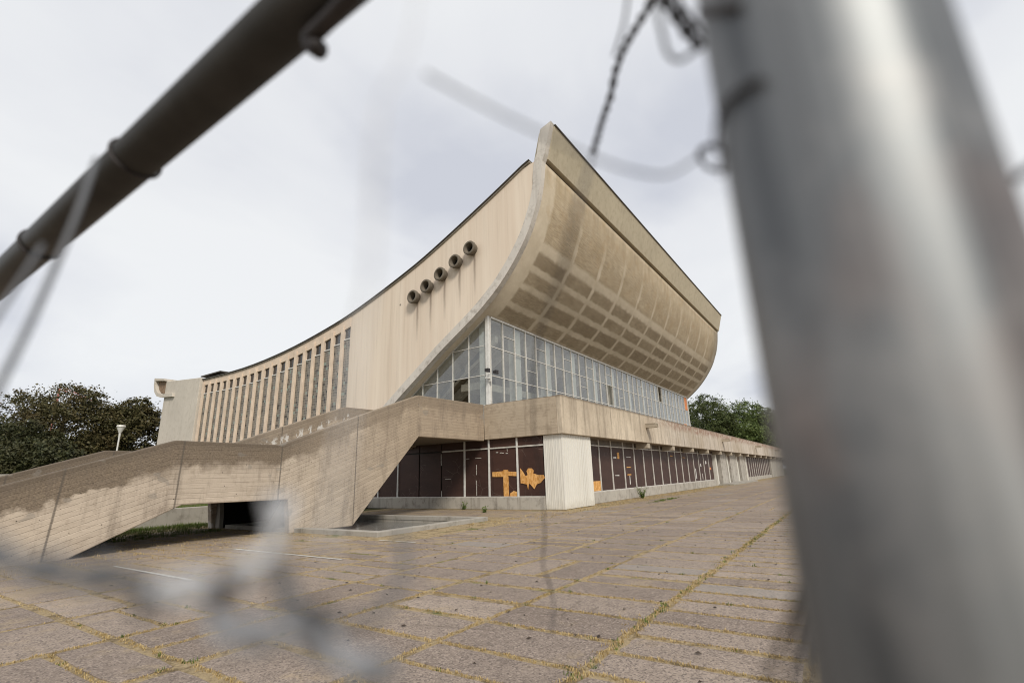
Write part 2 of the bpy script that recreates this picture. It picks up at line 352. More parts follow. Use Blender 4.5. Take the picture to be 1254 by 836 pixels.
def glass_mat(name, dust=.3, tint=(.75, .80, .80)):
    m = M(name); m.t.nodes.remove(m.b)
    tr = m.n('ShaderNodeBsdfTransparent'); tr.inputs[0].default_value = (*tint, 1)
    gl = m.n('ShaderNodeBsdfGlossy'); gl.inputs['Roughness'].default_value = .04; gl.inputs[0].default_value = (.9, .92, .95, 1)
    df = m.n('ShaderNodeBsdfDiffuse'); df.inputs[0].default_value = (.42, .43, .42, 1)
    dt = m.n('ShaderNodeVectorMath', operation='DOT_PRODUCT'); m.l(m.geo.outputs['Incoming'], dt.inputs[0]); m.l(m.geo.outputs['Normal'], dt.inputs[1])
    lw = m.math('MULTIPLY_ADD', m.math('POWER', m.math('SUBTRACT', 1, m.math('ABSOLUTE', dt.outputs['Value'])), 4), .75, .13)
    a = m.n('ShaderNodeMixShader'); m.l(lw, a.inputs[0]); m.l(tr.outputs[0], a.inputs[1]); m.l(gl.outputs[0], a.inputs[2])
    x, y, z = m.xyz()
    pn = m.n('ShaderNodeTexWhiteNoise', noise_dimensions='3D'); m.l(m.comb(m.math('FLOOR', m.math('DIVIDE', m.math('SUBTRACT', x, 24.61), 1.428)), m.math('FLOOR', m.math('DIVIDE', m.math('SUBTRACT', y, 18.32), 1.36)), m.math('FLOOR', m.math('DIVIDE', m.math('SUBTRACT', z, 5.93), 1.92))), pn.inputs['Vector'])
    dd = m.math('ADD', m.mr(m.noise(1.2, detail=4), .3, .75, dust*.35, dust*1.3), m.math('MULTIPLY', m.math('POWER', pn.outputs[0], 4), dust*.6))
    b = m.n('ShaderNodeMixShader'); m.l(dd, b.inputs[0]); m.l(a.outputs[0], b.inputs[1]); m.l(df.outputs[0], b.inputs[2]); m.l(b.outputs[0], m.out.inputs[0])
    wv = m.noise(.6, detail=2); bp = m.n('ShaderNodeBump'); bp.inputs['Strength'].default_value = .03; m.l(wv, bp.inputs['Height']); m.l(bp.outputs[0], gl.inputs['Normal'])
    return m.m
MAT['glass'] = glass_mat('dusty_glass', .20); MAT['glass_dark'] = simple('dark_window_glass', (.03, .03, .032), .15, 0, .2, 2, .6)
MAT['vent'] = concrete('vent_concrete', (.17, .145, .115), (.09, .075, .06), .2, None, .4, pits=False)
MAT['dark'] = simple('painted_black_shade', (.012, .011, .010), .95)  # near-black colour paints the shade inside the vents and the pier recess

# ground
def paving_mat():
    m = M('exposed_aggregate_slab')
    rnd = m.geo.outputs['Random Per Island']
    ag = m.vor(70, out='Color'); sp = m.n('ShaderNodeSeparateColor'); m.l(ag, sp.inputs[0])
    n1 = m.noise(.25, detail=5); n2 = m.noise(5, detail=6, rough=.7)
    c = m.mix(rnd, (.18, .142, .116), (.36, .295, .24)); c = m.mix(m.mr(n1, .35, .7), c, (.23, .185, .155))
    c = m.mix(m.mr(sp.outputs[0], .5, .95, 0, .6), c, (.40, .33, .28)); c = m.mix(m.mr(sp.outputs[1], .6, .9, 0, .75), c, (.085, .068, .062))
    c = m.mix(m.mr(n2, .5, .68, 0, .42), c, (.115, .09, .075)); c = m.mix(m.mr(m.noise(.6, detail=7, rough=.7), .52, .62, 0, .15), c, (.12, .095, .08)); crk = m.math('MULTIPLY', m.mr(m.vor(.55, feat='DISTANCE_TO_EDGE'), .004, .010, 1, 0), m.mr(m.noise(.4, detail=2), .52, .56)); c = m.mix(m.math('MULTIPLY', crk, .3), c, (.07, .055, .04))
    x, y, z = m.xyz(); sand = m.mr(m.math('ADD', m.noise(1.1, detail=8, rough=.75), m.math('ADD', m.mr(y, 7, 12, 0, .13), m.mr(x, 12, 45, 0, .06))), .56, .68, 0, .55); c = m.mix(sand, c, (.34, .265, .17))
    gp = m.mr(m.math('ADD', rnd, 0), .975, .977, 0, .45); c = m.mix(gp, c, (.22, .21, .2))
    m.bump(m.math('ADD', sp.outputs[0], m.math('MULTIPLY', n2, 1.5)), .55, .006); return m.fin(c, .9, 0, .25)
MAT['slab'] = paving_mat()
def joint_mat():
    m = M('straw_and_dirt'); n = m.noise(3, detail=7, rough=.75); f = m.noise(40, detail=4, rough=.8); x, y, z = m.xyz()
    c = m.mix(m.mr(f, .3, .7), (.27, .205, .12), (.46, .365, .225)); c = m.mix(m.mr(n, .50, .62, 0, .85), c, (.12, .09, .055)); c = m.mix(m.mr(m.noise(11, detail=5, rough=.75), .5, .62, 0, .7), c, (.15, .11, .065))
    g = m.mr(m.noise(.7, detail=6, rough=.7), .58, .66, 0, .8); c = m.mix(g, c, (.07, .105, .025))
    m.bump(f, .8, .03); return m.fin(c, .95, 0, .1)
MAT['joint'] = joint_mat()
def ground_mat():
    m = M('lawn_and_earth'); n = m.noise(.6, detail=7, rough=.7); f = m.noise(14, detail=4)
    c = m.mix(m.mr(n, .4, .62), (.055, .075, .022), (.12, .095, .05)); c = m.mix(m.mr(f, .4, .7, 0, .5), c, (.09, .11, .03)); m.bump(f, .6, .04); return m.fin(c, .95, 0, .1)
MAT['lawn'] = ground_mat()
MAT['paint_line'] = simple('worn_white_line_paint', (.50, .48, .44), .8, 0, .2, 12)
def grass_mat(name, a, b):
    m = M(name); r = m.geo.outputs['Random Per Island']; return m.fin(m.mix(r, a, b), .8, 0, .15)
MAT['straw'] = grass_mat('dry_straw_blades', (.50, .38, .19), (.27, .19, .08)); MAT['green'] = grass_mat('green_grass_blades', (.05, .09, .018), (.13, .16, .035))
def leaf_mat(name, a, b, c3):
    m = M(name); r = m.geo.outputs['Random Per Island']; n = m.noise(.45, detail=3)
    c = m.mix(r, a, b); c = m.mix(m.mr(n, .45, .65, 0, .8), c, c3); m.b.inputs['Subsurface Weight'].default_value = 0
    return m.fin(c, .6, 0, .3)
MAT['leaf_brown'] = leaf_mat('rusty_dark_leaves', (.045, .048, .016), (.095, .08, .03), (.085, .062, .024))
MAT['leaf_dark'] = leaf_mat('dark_leaves', (.026, .034, .013), (.062, .062, .022), (.05, .045, .018))
MAT['leaf_green'] = leaf_mat('green_leaves', (.055, .085, .022), (.13, .165, .045), (.09, .12, .03))
MAT['leaf_deep'] = leaf_mat('deep_green_leaves', (.038, .058, .018), (.085, .105, .03), (.07, .08, .025))
MAT['bark'] = simple('bark', (.06, .045, .035), .95, 0, .3, 4)

def galv():
    m = M('galvanised_steel'); x, y, z = m.xyz(); tc = m.n('ShaderNodeTexCoord'); o = tc.outputs['Object']
    st = m.noise(1, m.scale(o, (75, 75, .9)), detail=3, rough=.55); st2 = m.noise(1, m.scale(o, (28, 28, .5)), detail=3, rough=.6); sp = m.noise(22, o, detail=5, rough=.7); rust = m.mr(m.noise(7, m.scale(o, (1, 1, .5)), detail=4), .60, .72, 0, .5)
    c = m.mix(m.mr(st, .36, .64), (.12, .13, .138), (.42, .435, .44)); c = m.mix(m.mr(st2, .42, .6, 0, .75), c, (.10, .105, .115)); c = m.mix(m.mr(sp, .45, .65, 0, .45), c, (.38, .37, .36)); c = m.mix(rust, c, (.36, .22, .16))  # vertical light and dark streaks put the post's reflections into its colour
    return m.fin(c, m.mr(st, .3, .7, .5, .65), .8, .5)
MAT['galv'] = galv()
MAT['galv_dark'] = simple('dull_dark_steel', (.045, .043, .04), .5, .6, .2, 20)
MAT['wire'] = simple('zinc_wire', (.13, .135, .145), .6, .5, .2, 60)
MAT['wire_pale'] = simple('pale_zinc_wire', (.26, .27, .29), .6, .4, .1, 60)
MAT['wire_bright'] = simple('bright_zinc_wire', (.5, .51, .53), .6, .3, .1, 60)
MAT['wire_dark'] = simple('dark_rusty_wire', (.05, .045, .045), .6, .5, .2, 60)

# ================================================================== GROUND
BX0, BX1, BY0, BY1 = 10.55, 16.0, 12.0, 20.8     # basin outer rectangle
def sheet(name, mat, x0, y0, x1, y1, z, hole=None):
    mb = MB()
    def q(a, b, c, d):
        if c > a and d > b: mb.add([(a, b, z), (c, b, z), (c, d, z), (a, d, z)], [(0, 1, 2, 3)])
    if hole:
        hx0, hy0, hx1, hy1 = hole
        q(x0, y0, x1, hy0); q(x0, hy1, x1, y1); q(x0, hy0, hx0, hy1); q(hx1, hy0, x1, hy1)
    else: q(x0, y0, x1, y1)
    return kind(mb.build(name, mat), 'structure')
H = (BX0+.1, BY0+.1, BX1-.1, BY1-.1)
sheet('ground', MAT['lawn'], -900, -900, 1200, 1200, -.035, H)
sheet('plaza_bed', MAT['joint'], -25, -45, 135, 23.5, -.002, H)

# slabs, module 1.65 m with long joints running along X
mb = MB(); slabs = []
MOD = 1.65; rs = random.Random(11)
def slab(x0, y0, x1, y1):
    near_wall = y1 > 9.6 and x0 > 20
    g = .04 + rs.random()*.035
    x0 += g*rs.uniform(.6, 1.4); x1 -= g*rs.uniform(.6, 1.4); y0 += g*rs.uniform(.6, 1.4); y1 -= g*rs.uniform(.6, 1.4)
    if x1 > 10.4 and x0 < 16.2 and y1 > 11.85 and y0 < 21: return
    if y1 > 22.5 or (x1 > 20.9 and y1 > 11.6): return
    if near_wall and y1 > 11.3: return
    h = rs.uniform(.001, .007); t = .013*2
    c = [(x0, y0), (x1, y0), (x1, y1), (x0, y1)]
    # ragged outline: corners chipped and edges wandering a little
    ring = []
    close = (x0 < 16 and abs(y0) < 14)
    for i in range(4):
        a, b = c[i], c[(i+1) % 4]; n = 5 if close else 1
        for k in range(n):
            t_ = k/n; px = a[0]+(b[0]-a[0])*t_; py = a[1]+(b[1]-a[1])*t_
            j = .011 if close else .01; 
            if close and k == 0: px += (.02 if px < (x0+x1)/2 else -.02)*rs.random(); py += (.02 if py < (y0+y1)/2 else -.02)*rs.random()
            ring.append((px+rs.uniform(-j, j), py+rs.uniform(-j, j)))
    tx, ty = rs.uniform(-.0025, .0025), rs.uniform(-.0025, .0025); cx, cy = (x0+x1)/2, (y0+y1)/2; n = len(ring)
    zt = lambda p: h + tx*(p[0]-cx) + ty*(p[1]-cy)
    inn = [(cx+(p[0]-cx)*.985, cy+(p[1]-cy)*.985) for p in ring]
    vs = [(p[0], p[1], -.03) for p in ring] + [(p[0], p[1], zt(p)-.004) for p in ring] + [(p[0], p[1], zt(p)) for p in inn]
    fs = [(i, (i+1) % n, (i+1) % n+n, i+n) for i in range(n)] + [(i+n, (i+1) % n+n, (i+1) % n+2*n, i+2*n) for i in range(n)] + [[i+2*n for i in range(n)]]
    mb.add(vs, fs); slabs.append((x0, y0, x1, y1, h))
for j in range(-9, 12):
    y0 = 2.2+j*MOD
    xe = 118 if j < 7 else 20
    i = -2
    while -12+0*i + 4.2+i*MOD - 0 < xe:
        x0 = 4.2+(i-4)*MOD; i += 1
        if j < -5 and x0 > 60: continue
        r = rs.random()
        if j == -1: kindc = 3
        elif r < .38: kindc = 2
        elif r < .76: kindc = 3
        elif r < .97: kindc = -2
        else: kindc = 1
        if kindc == 3:
            for k in range(3): slab(x0+k*MOD/3, y0, x0+(k+1)*MOD/3, y0+MOD)
        elif kindc == 2:
            for k in range(2): slab(x0+k*MOD/2, y0, x0+(k+1)*MOD/2, y0+MOD)
        elif kindc == -2:
            for k in range(2): slab(x0, y0+k*MOD/2, x0+MOD, y0+(k+1)*MOD/2)
        else: slab(x0, y0, x0+MOD, y0+MOD)
kind(mb.build('paving', MAT['slab']), 'structure')

# dry grass growing in the joints: thin blades, dense near the camera
def blades(name, mat, spots, label):
    b = MB()
    for (x, y, h, sp, n) in spots:
        for _ in range(n):
            a = random.uniform(0, 6.283); r = random.random()*sp; bx, by = x+r*math.cos(a), y+r*math.sin(a)
            hh = h*random.uniform(.4, 1.2); w = .0035+hh*.03; a2 = random.uniform(0, 6.283); lx, ly = math.cos(a2)*hh*random.uniform(.3, 1.1), math.sin(a2)*hh*random.uniform(.3, 1.1)
            px, py = -math.sin(a2)*w, math.cos(a2)*w
            b.add([(bx-px, by-py, -.01), (bx+px, by+py, -.01), (bx+lx*.5+px*.7, by+ly*.5+py*.7, hh*.6), (bx+lx*.5-px*.7, by+ly*.5-py*.7, hh*.6), (bx+lx, by+ly, hh)], [(0, 1, 2, 3), (3, 2, 4)])
    o = b.build(name, mat); kind(o, 'stuff', label); o['category'] = 'grass'; return o
spots = []; greens = []
def jfill(x, y, dens):
    d = math.hypot(x, y)
    if x < 1.5 or x > 26 or y > 14 or y < -4.5 or (x > 10.3 and y > 11.7): return
    n = max(1, int(dens*(13 if d < 8 else 4)))
    spots.append((x, y, random.uniform(.012, .028), .035, n))
    if random.random() < .018: greens.append((x, y, random.uniform(.015, .04), .05, 14))
for (x0, y0, x1, y1, h) in slabs:
    if x0 > 24 or y1 < -4.5: continue
    L = x1-x0; st = .05 if math.hypot(x0, y0) < 9 else .12
    k = 0
    while k < L: jfill(x0+k, y0-.045+random.uniform(-.03, .02), 1); k += st*random.uniform(.5, 1.5)
    k = 0
    while k < y1-y0: jfill(x0-.045+random.uniform(-.03, .02), y0+k, 1); k += st*random.uniform(.5, 1.5)
for k in range(420):   # the strong long joint
    x = random.uniform(2.5, 26); greens.append((x, 2.2+random.gauss(0, .04), random.uniform(.02, .05), .06, 8)) if random.random() < .28 else spots.append((x, 2.2+random.gauss(0, .06), .03, .06, 12))
for k in range(900):
    x = random.uniform(14, 60); spots.append((x, 11.75-abs(random.gauss(0, .9)), random.uniform(.03, .09), .12, 6))
for k in range(700):
    x = random.uniform(3, 11.5); y = random.uniform(13.8, 22); 
    if x > 10.3 and y < 21: continue
    spots.append((x, y, random.uniform(.03, .07), .15, 6))
blades('dry_grass', MAT['straw'], spots, 'dry straw coloured grass growing in the paving joints')
for k in range(70): greens.append((on(815, 612, 2, 0).x+random.gauss(0, 1.6), on(815, 612, 2, 0).y+random.gauss(0, .12), random.uniform(.05, .1), .15, 12))
for k in range(1300):
    x = random.uniform(3.5, 11.5); y = random.uniform(19.5, 25.2); 
    if x > 10 and y < 22: continue
    greens.append((x, y, random.uniform(.06, .14), .2, 9))
for k in range(90): greens.append((on(60, 676, 2, 0).x+random.gauss(0, .35), on(60, 676, 2, 0).y+random.gauss(0, .12), random.uniform(.08, .18), .1, 14))
blades('green_grass', MAT['green'], greens, 'short green grass tufts and verge under the stair')

# parking lines
def pline(x, y0, y1): 
    b = MB(); k = y0
    while k < y1:
        e = min(y1, k+random.uniform(.3, .9)); b.add([(x-.035, k, .013), (x+.035, k, .013), (x+.035, e, .013), (x-.035, e, .013)], [(0, 1, 2, 3)]); k = e+random.choice([.02, .02, .12])
    kind(b.build('painted_line', MAT['paint_line']), 'structure', 'worn white parking line on the paving')
pline(4.65, 10.1, 13.7); pline(7.3, 9.4, 13.8); pline(10.0, 9.9, 11.3)

# ================================================================== ARENA BUILDING
A = empty('concrete_arena', (48, 37, 0), 'huge weathered concrete arena with upswept curved prow and boarded ground floor', 'building')
A['in_place'] = 1
XL, XR = 23.5, 73.3
PROF = [(12.83, 20.72), (13.03, 19.3), (13.32, 18.1), (13.62, 17.3), (14.05, 16.3), (14.65, 15.3), (15.5, 14.17), (16.6, 13.0), (18.05, 11.82), (19.6, 10.8), (21.3, 9.72), (23.2, 8.38), (25.1, 7.05), (28.9, 4.35)]
def smooth2(pts, n=4): return [(p.x, p.y) for p in spline([(a, b, 0) for a, b in pts], n)]
PF = smooth2(PROF)
def zprof(y):
    for a, b in zip(PF, PF[1:]):
        if a[0] <= y <= b[0]: return a[1]+(b[1]-a[1])*(y-a[0])/(b[0]-a[0])
    return 4.35
ROOF = [(13.45, 21.2), (16.99, 19.45), (21.34, 17.45), (24.52, 16.18), (29.82, 14.48), (33.82, 13.55), (39.44, 12.66), (46.0, 12.15), (53.96, 12.15)]
RF = smooth2(ROOF)
def zroof(y):
    for a, b in zip(RF, RF[1:]):
        if a[0] <= y <= b[0]: return a[1]+(b[1]-a[1])*(y-a[0])/(b[0]-a[0])
    return 12.15
# curved shell underside, swept along X, with thickness
def sweep(pts, thick, x0, x1, nx):
    b = MB(); s = [0]
    for p, q in zip(pts, pts[1:]): s.append(s[-1]+math.hypot(q[0]-p[0], q[1]-p[1]))
    inn = []
    for i, p in enumerate(pts):
        a, c = pts[max(0, i-1)], pts[min(len(pts)-1, i+1)]; t = Vector((c[0]-a[0], c[1]-a[1])).normalized(); nrm = Vector((-t.y, t.x))
        inn.append((p[0]+nrm.x*thick, p[1]+nrm.y*thick))
    n = len(pts); xs = [x0+(x1-x0)*k/nx for k in range(nx+1)]
    for x in xs:
        b.v += [(x, p[0], p[1]) for p in pts] + [(x, p[0], p[1]) for p in inn]
    W = 2*n
    for k in range(nx):
        for i in range(n-1):
            b.f.append([k*W+i, k*W+i+1, (k+1)*W+i+1, (k+1)*W+i]); b.uv += [(xs[k], s[i]), (xs[k], s[i+1]), (xs[k+1], s[i+1]), (xs[k+1], s[i])]
            b.f.append([k*W+n+i, (k+1)*W+n+i, (k+1)*W+n+i+1, k*W+n+i+1]); b.uv += [(xs[k], s[i]), (xs[k+1], s[i]), (xs[k+1], s[i+1]), (xs[k], s[i+1])]
        for i in (0, n-1):
            b.f.append([k*W+i, (k+1)*W+i, (k+1)*W+n+i, k*W+n+i]); b.uv += [(xs[k], s[i]), (xs[k+1], s[i]), (xs[k+1], s[i]), (xs[k], s[i])]
    for k in (0, nx):
        for i in range(n-1):
            b.f.append([k*W+i, k*W+n+i, k*W+n+i+1, k*W+i+1]); b.uv += [(xs[k], s[i])]*4
    return b
sh = sweep(PF, .5, XL+.38, XR-.05, 12)
sh_o = sh.build('curved_shell', MAT['shell'], A); sh_o['label'] = 'curved overhanging underside with pale grid of ribs'
for p in sh_o.data.polygons: p.use_smooth = abs(p.normal.x) < .5
# strip coloured near-black for the shade in the gap + upper prow fascia (stands 0.28 proud of the shell)
FZ0, FZ1 = 20.78, 23.15
MB().prism([(12.86, 20.70), (13.4, 20.70), (13.4, 20.98), (12.95, 20.98)], 0, XL+.45, XR-.1).build('gap_shade_strip', MAT['gap_shade'], A)
MB().prism([(12.62, 20.95), (13.2, 20.95), (12.62, FZ1), (12.0, FZ1)], 0, XL+.36, XR+.02).build('prow_fascia', MAT['prow'], A, .02)
b = MB().prism([(11.93, FZ1+.002), (12.7, FZ1+.002), (12.7, FZ1+.1), (11.93, FZ1+.1)], 0, XL+.34, XR+.06)
b.build('coping', MAT['coping'], A)
# rim rib: side edge of the shell following the curve on both ends
def rim(x0, x1):
    w = .5
    outer = [(12.05, FZ1+.14), (12.6, 21.2), (12.83, 20.72)] + PF[1:]
    inner = []
    for i, p in enumerate(outer):
        a, c = outer[max(0, i-1)], outer[min(len(outer)-1, i+1)]; t = Vector((c[0]-a[0], c[1]-a[1])).normalized()
        ww = .62 if i < 6 else .56
        inner.append((p[0]-t.y*ww, p[1]+t.x*ww))
    inner[0] = (12.85, FZ1-.12); inner[-1] = (29.7, 4.35)
    b = MB(); n = len(outer); 
    for x in (x0, x1): b.v += [(x, *p) for p in outer]+[(x, *p) for p in inner]
    for i in range(n-1):
        b.f += [[i, i+1, n+i+1, n+i], [2*n+i, 3*n+i, 3*n+i+1, 2*n+i+1], [i, 2*n+i, 2*n+i+1, i+1], [n+i, n+i+1, 3*n+i+1, 3*n+i]]
    b.f += [[0, n, 3*n, 2*n], [n-1, 3*n-1, 4*n-1, 2*n-1]]
    return b.build('shell_rim', MAT['rim'], A), outer, inner
_, ro, ri = rim(XL-.06, XL+.38); rim(XR-.38, XR+.06)
# side walls (smooth plastered part) outline: inside of the rim -> roofline -> fins zone
YF0 = 30.75                      # fins start
def side(x0, x1):
    rimline = [p for p in ri if p[1] < 21.0 and p[1] > 4.5]
    pts = []
    for p in rimline: pts.append((p[0]-.02, p[1]+.02))
    pts = pts+[(29.6, 4.4), (YF0, 4.4), (YF0, zroof(YF0))]+[p for p in reversed(RF) if 13.6 < p[0] < YF0]
    return MB().prism(pts, 0, x0, x1).build('side_wall', MAT['side'], A)
side(XL, XL+.36); side(XR-.36, XR)
# right-hand side rear part, plain
MB().prism([(YF0, 4.4), (61.9, 4.4), (61.9, 12.15)]+[p for p in reversed(RF) if p[0] > YF0]+[(YF0, zroof(YF0))], 0, XR-.36, XR).build('rear_side_wall', MAT['side'], A)
# header above fins
hd = [(y, zroof(y)-.02) for y in [YF0+.002+i*(53.9-YF0)/18 for i in range(19)]]
hd2 = [(y, zroof(y)-(.86-.33*(y-31)/23)) for y in [YF0+.002+i*(53.9-YF0)/18 for i in range(19)]]
MB().prism(hd+hd2[::-1], 0, XL-.03, XL+.4).build('fin_header', MAT['fin'], A)
# fins with glass block infill
FS = 1.2265; nf = 19
for k in range(nf+1):
    y1 = 53.86-k*FS; y0 = y1-.31
    if y0 < YF0: y0 = YF0+.02
    if y1-y0 < .15: continue
    zt = zroof((y0+y1)/2)-.28-.2*(k/nf)
    MB().box(XL-.13, y0, 4.4, XL+.2, y1, zt).build('fin', MAT['fin'], A, .015)
for k in range(nf):
    y1 = 53.86-.31-k*FS; y0 = y1-(FS-.31)
    if y0 < YF0: y0 = YF0+.005
    zt = zroof((y0+y1)/2)-(.84-.33*((y0+y1)/2-31)/23); zw = zt-.95
    g = MB().box(XL+.035, y0+.004, 4.4, XL+.2, y1-.004, zw).build('glass_block_panel', MAT['gblock'], A)
    w = MB().box(XL+.1, y0+.004, zw+.09, XL+.2, y1-.004, zt).build('small_window', MAT['glass_dark'], A)
    MB().box(XL-.02, y0+.004, zw, XL+.16, y1-.004, zw+.085).build('sill', MAT['white_frame'], w)
# end block and rear prow
MB().prism([(53.95, 4.4), (61.9, 4.4), (61.9, 13.15), (61.2, 13.0), (53.95, 12.42)], 0, XL-.35, XL+.6).build('end_wall', MAT['end'], A, .03)
b = MB(); prw = [(64.5, 13.65), (64.45, 12.9), (64.05, 12.1), (63.3, 11.55), (62.3, 11.3), (59.3, 11.05)]
prw_i = [(64.15, 13.6), (64.1, 12.95), (63.75, 12.35), (63.1, 11.9), (62.2, 11.65), (59.4, 11.4)]
MB().prism(prw+prw_i[::-1], 0, XL-.6, XR).build('rear_prow', MAT['end'], A)
MB().prism([(64.05, 13.5), (61.9, 13.15), (61.9, 11.7), (63.0, 11.92), (63.7, 12.4)], 0, XL-.28, XL-.1).build('prow_end_panel', simple('rust_stained_concrete', (.22, .15, .10), .9, 0, .35, 2), A)
MB().prism([(64.5, 13.45), (64.5, 13.75), (61.9, 13.35), (61.9, 13.12)], 0, XL-.62, XR).build('rear_prow_coping', MAT['end'], A)
box('rear_wall', MAT['end'], A, (XL+.6, 61.5, 4.4), (XR-.36, 61.9, 12.9))
# roof
rpts = [(13.75, 20.98)]+[p for p in RF if p[0] > 13.7]+[(61.5, 12.6)]
MB().prism([(p[0], p[1]+.0) for p in rpts]+[(p[0], p[1]+.09) for p in rpts[::-1]], 0, XL-.1, XR+.1).build('roof', MAT['coping2'], A)
MB().prism([(p[0], p[1]+.092) for p in rpts]+[(p[0], p[1]+.16) for p in rpts[::-1]], 0, XL-.18, XR+.18).build('roof_edge_coping', MAT['coping'], A)
MB().box(24.4, 51.6, 12.4, 29, 54.7, 12.72).box(23.7, 51.2, 12.722, 29.2, 55.2, 12.84).build('roof_hatch', MAT['coping'], A)
MB().prism([(12.6, FZ1), (13.2, 20.95), (13.7, 21.2), (13.2, FZ1)], 0, XL+.4, XR-.1).build('prow_back', MAT['prow'], A)
# round vents
for (vy, vz) in VENTS:
    b = MB(); n = 28
    ringr = [(XL-.005, .40), (XL-.26, .40), (XL-.27, .48), (XL-.44, .48), (XL-.47, .43), (XL-.47, .35), (XL-.28, .28), (XL-.02, .27)]
    for (x, r) in ringr:
        for k in range(n): a = 2*math.pi*k/n; b.v.append((x, vy+r*math.cos(a), vz+r*math.sin(a)))
    for i in range(len(ringr)-1):
        for k in range(n): b.f.append([i*n+k, i*n+(k+1) % n, (i+1)*n+(k+1) % n, (i+1)*n+k])
    v = b.build('round_vent', MAT['vent'], A)
    c = MB(); 
    for k in range(n): a = 2*math.pi*k/n; c.v.append((XL-.03, vy+.28*math.cos(a), vz+.28*math.sin(a)))
    c.f.append(list(range(n))); c.build('vent_shade_disc', MAT['dark'], v)  # flat black disc paints the shade inside the vent

# ---- upper glazing
GX, GY, GZ0 = 24.4, 18.05, 4.4
def trans(b, x0, x1, z, h=.035): b.box(x0, GY-.035, z-h, x1, GY+.04, z+h)
xs = [24.61+1.428*k for k in range(34)]
for bay in range(11):
    x0 = xs[bay*3]; x1 = xs[bay*3+3]
    b = MB()
    for k in range(3): xx = xs[bay*3+k]; b.box(xx-.035, GY-.07, GZ0, xx+.035, GY+.06, 11.66)
    if bay == 10: b.box(x1-.045, GY-.07, GZ0, x1+.045, GY+.06, 11.66)
    b.box(x0+.05, GY-.09, 11.66, x1+.05, GY+.08, 11.78)
    for z in (9.77, 7.85, 5.93):
        for k in range(3): trans(b, xs[bay*3+k]+.045, xs[bay*3+k+1]-.045, z, .028)
    trans(b, xs[bay*3+1]+.045, xs[bay*3+2]-.045, 10.75, .025)
    if bay % 2: trans(b, xs[bay*3]+.045, xs[bay*3+1]-.045, 8.85, .022)
    w = b.build('window', MAT['alu'], A)
    g = MB()
    for k in range(3):
        for z0, z1 in ((4.4, 5.93), (5.93, 7.85), (7.85, 9.77), (9.77, 11.66)):
            if (bay, k, z0) in ((4, 1, 7.85), (8, 0, 9.77)): continue
            o = random.uniform(-.012, .012); a0, a1 = xs[bay*3+k]+.03, xs[bay*3+k+1]-.03
            g.add([(a0, GY+o, z0), (a1, GY-o, z0), (a1, GY-o, z1), (a0, GY+o, z1)], [(0, 1, 2, 3)])
    g.build('pane', MAT['glass'], w)
    MB().box(xs[bay*3+2]+.3, GY+.14, GZ0, xs[bay*3+2]+1.0, GY+.7, 11.6).build('column', MAT['column'], A)
    rx = xs[bay*3+2]+.62
    MB().prism([(p[0]-.1, p[1]-.72) for p in PF if 18.9 < p[0] < 27.6]+[(p[0]-.1, p[1]+.02) for p in reversed(PF) if 18.9 < p[0] < 27.6], 0, rx, rx+.5).build('raker_beam', MAT['raker'], A)
# orange boards near right end of the glazing
for (x0, x1, z0, z1) in ((70.35, 71.65, 9.85, 11.6), (68.9, 70.2, 4.6, 7.8)): box('orange_board', MAT['orange'], A, (x0, GY-.06, z0), (x1, GY-.045, z1))
box('lobby_floor', MAT['int_floor'], A, (XL+.4, GY+.1, 4.352), (XR-.4, 29, 4.39))
box('lobby_gallery', MAT['raker'], A, (26.5, GY+2.2, 7.5), (71, GY+4.0, 8.0))
# corner column and corner post
box('corner_column', MAT['column'], A, (24.62, 18.35, GZ0), (25.1, 18.92, 11.45))
box('corner_post', MAT['white_frame'], A, (GX-.03, GY-.03, GZ0), (GX+.17, GY+.2, 11.78))
# left glazing below the sloping edge
ym = [18.32, 19.62, 21.0, 22.37, 23.72, 25.08, 26.44, 27.8]
for k in range(7):
    y0, y1 = ym[k], ym[k+1]; zt0, zt1 = zprof(y0)-.08, zprof(y1)-.08
    b = MB().box(GX-.05, y1-.03, GZ0, GX+.06, y1+.03, zt1)
    b.prism([(y0+.0, zt0-.03), (y1, zt1-.03), (y1, zt1+.06), (y0, zt0+.06)], 0, GX-.07, GX+.07)
    for z in (9.80, 7.87, 5.95):
        ye = y1-.035
        if z > zt0-.1: continue
        if z > zt1:
            t = (zt0-z)/(zt0-zt1); ye = y0+(y1-y0)*t
        b.box(GX-.035, y0+.035, z-.022, GX+.035, ye, z+.022)
    w = b.build('side_window', MAT['alu'], A)
    g = MB(); zs = [GZ0, 5.95, 7.87, 9.80, 12.5]
    for i in range(4):
        z0, z1 = zs[i], zs[i+1]
        if k == 1 and i == 1: continue           # the broken pane
        if z0 >= zt0: continue
        poly = [(y0, z0)]
        def yat(z): return y0+(y1-y0)*(zt0-z)/(zt0-zt1)
        poly += [(y1, z0)] if z0 <= zt1 else [(yat(z0), z0)]
        if z1 <= zt1: poly += [(y1, z1), (y0, z1)]
        else:
            if z0 < zt1: poly += [(y1, zt1)]
            if z1 < zt0: poly += [(yat(z1), z1), (y0, z1)]
            else: poly += [(y0, zt0)]
        o = random.uniform(-.01, .01)
        g.add([(GX+o*(1 if i % 2 else -1), p[0], p[1]) for p in poly], [list(range(len(poly)))])
        if k == 1 and i == 0: g.build('pane', MAT['glass'], w); g = MB()
    g.build('pane', MAT['glass'], w)
    if k < 5: MB().prism([(y0+.3, zprof(y0+.3)-1.0), (y1+1.2, zprof(y1+1.2)-1.0), (y1+1.2, zprof(y1+1.2)-.55), (y0+.3, zprof(y0+.3)-.55)], 0, GX+1.6, GX+1.9).build('side_raker', MAT['raker'], A)
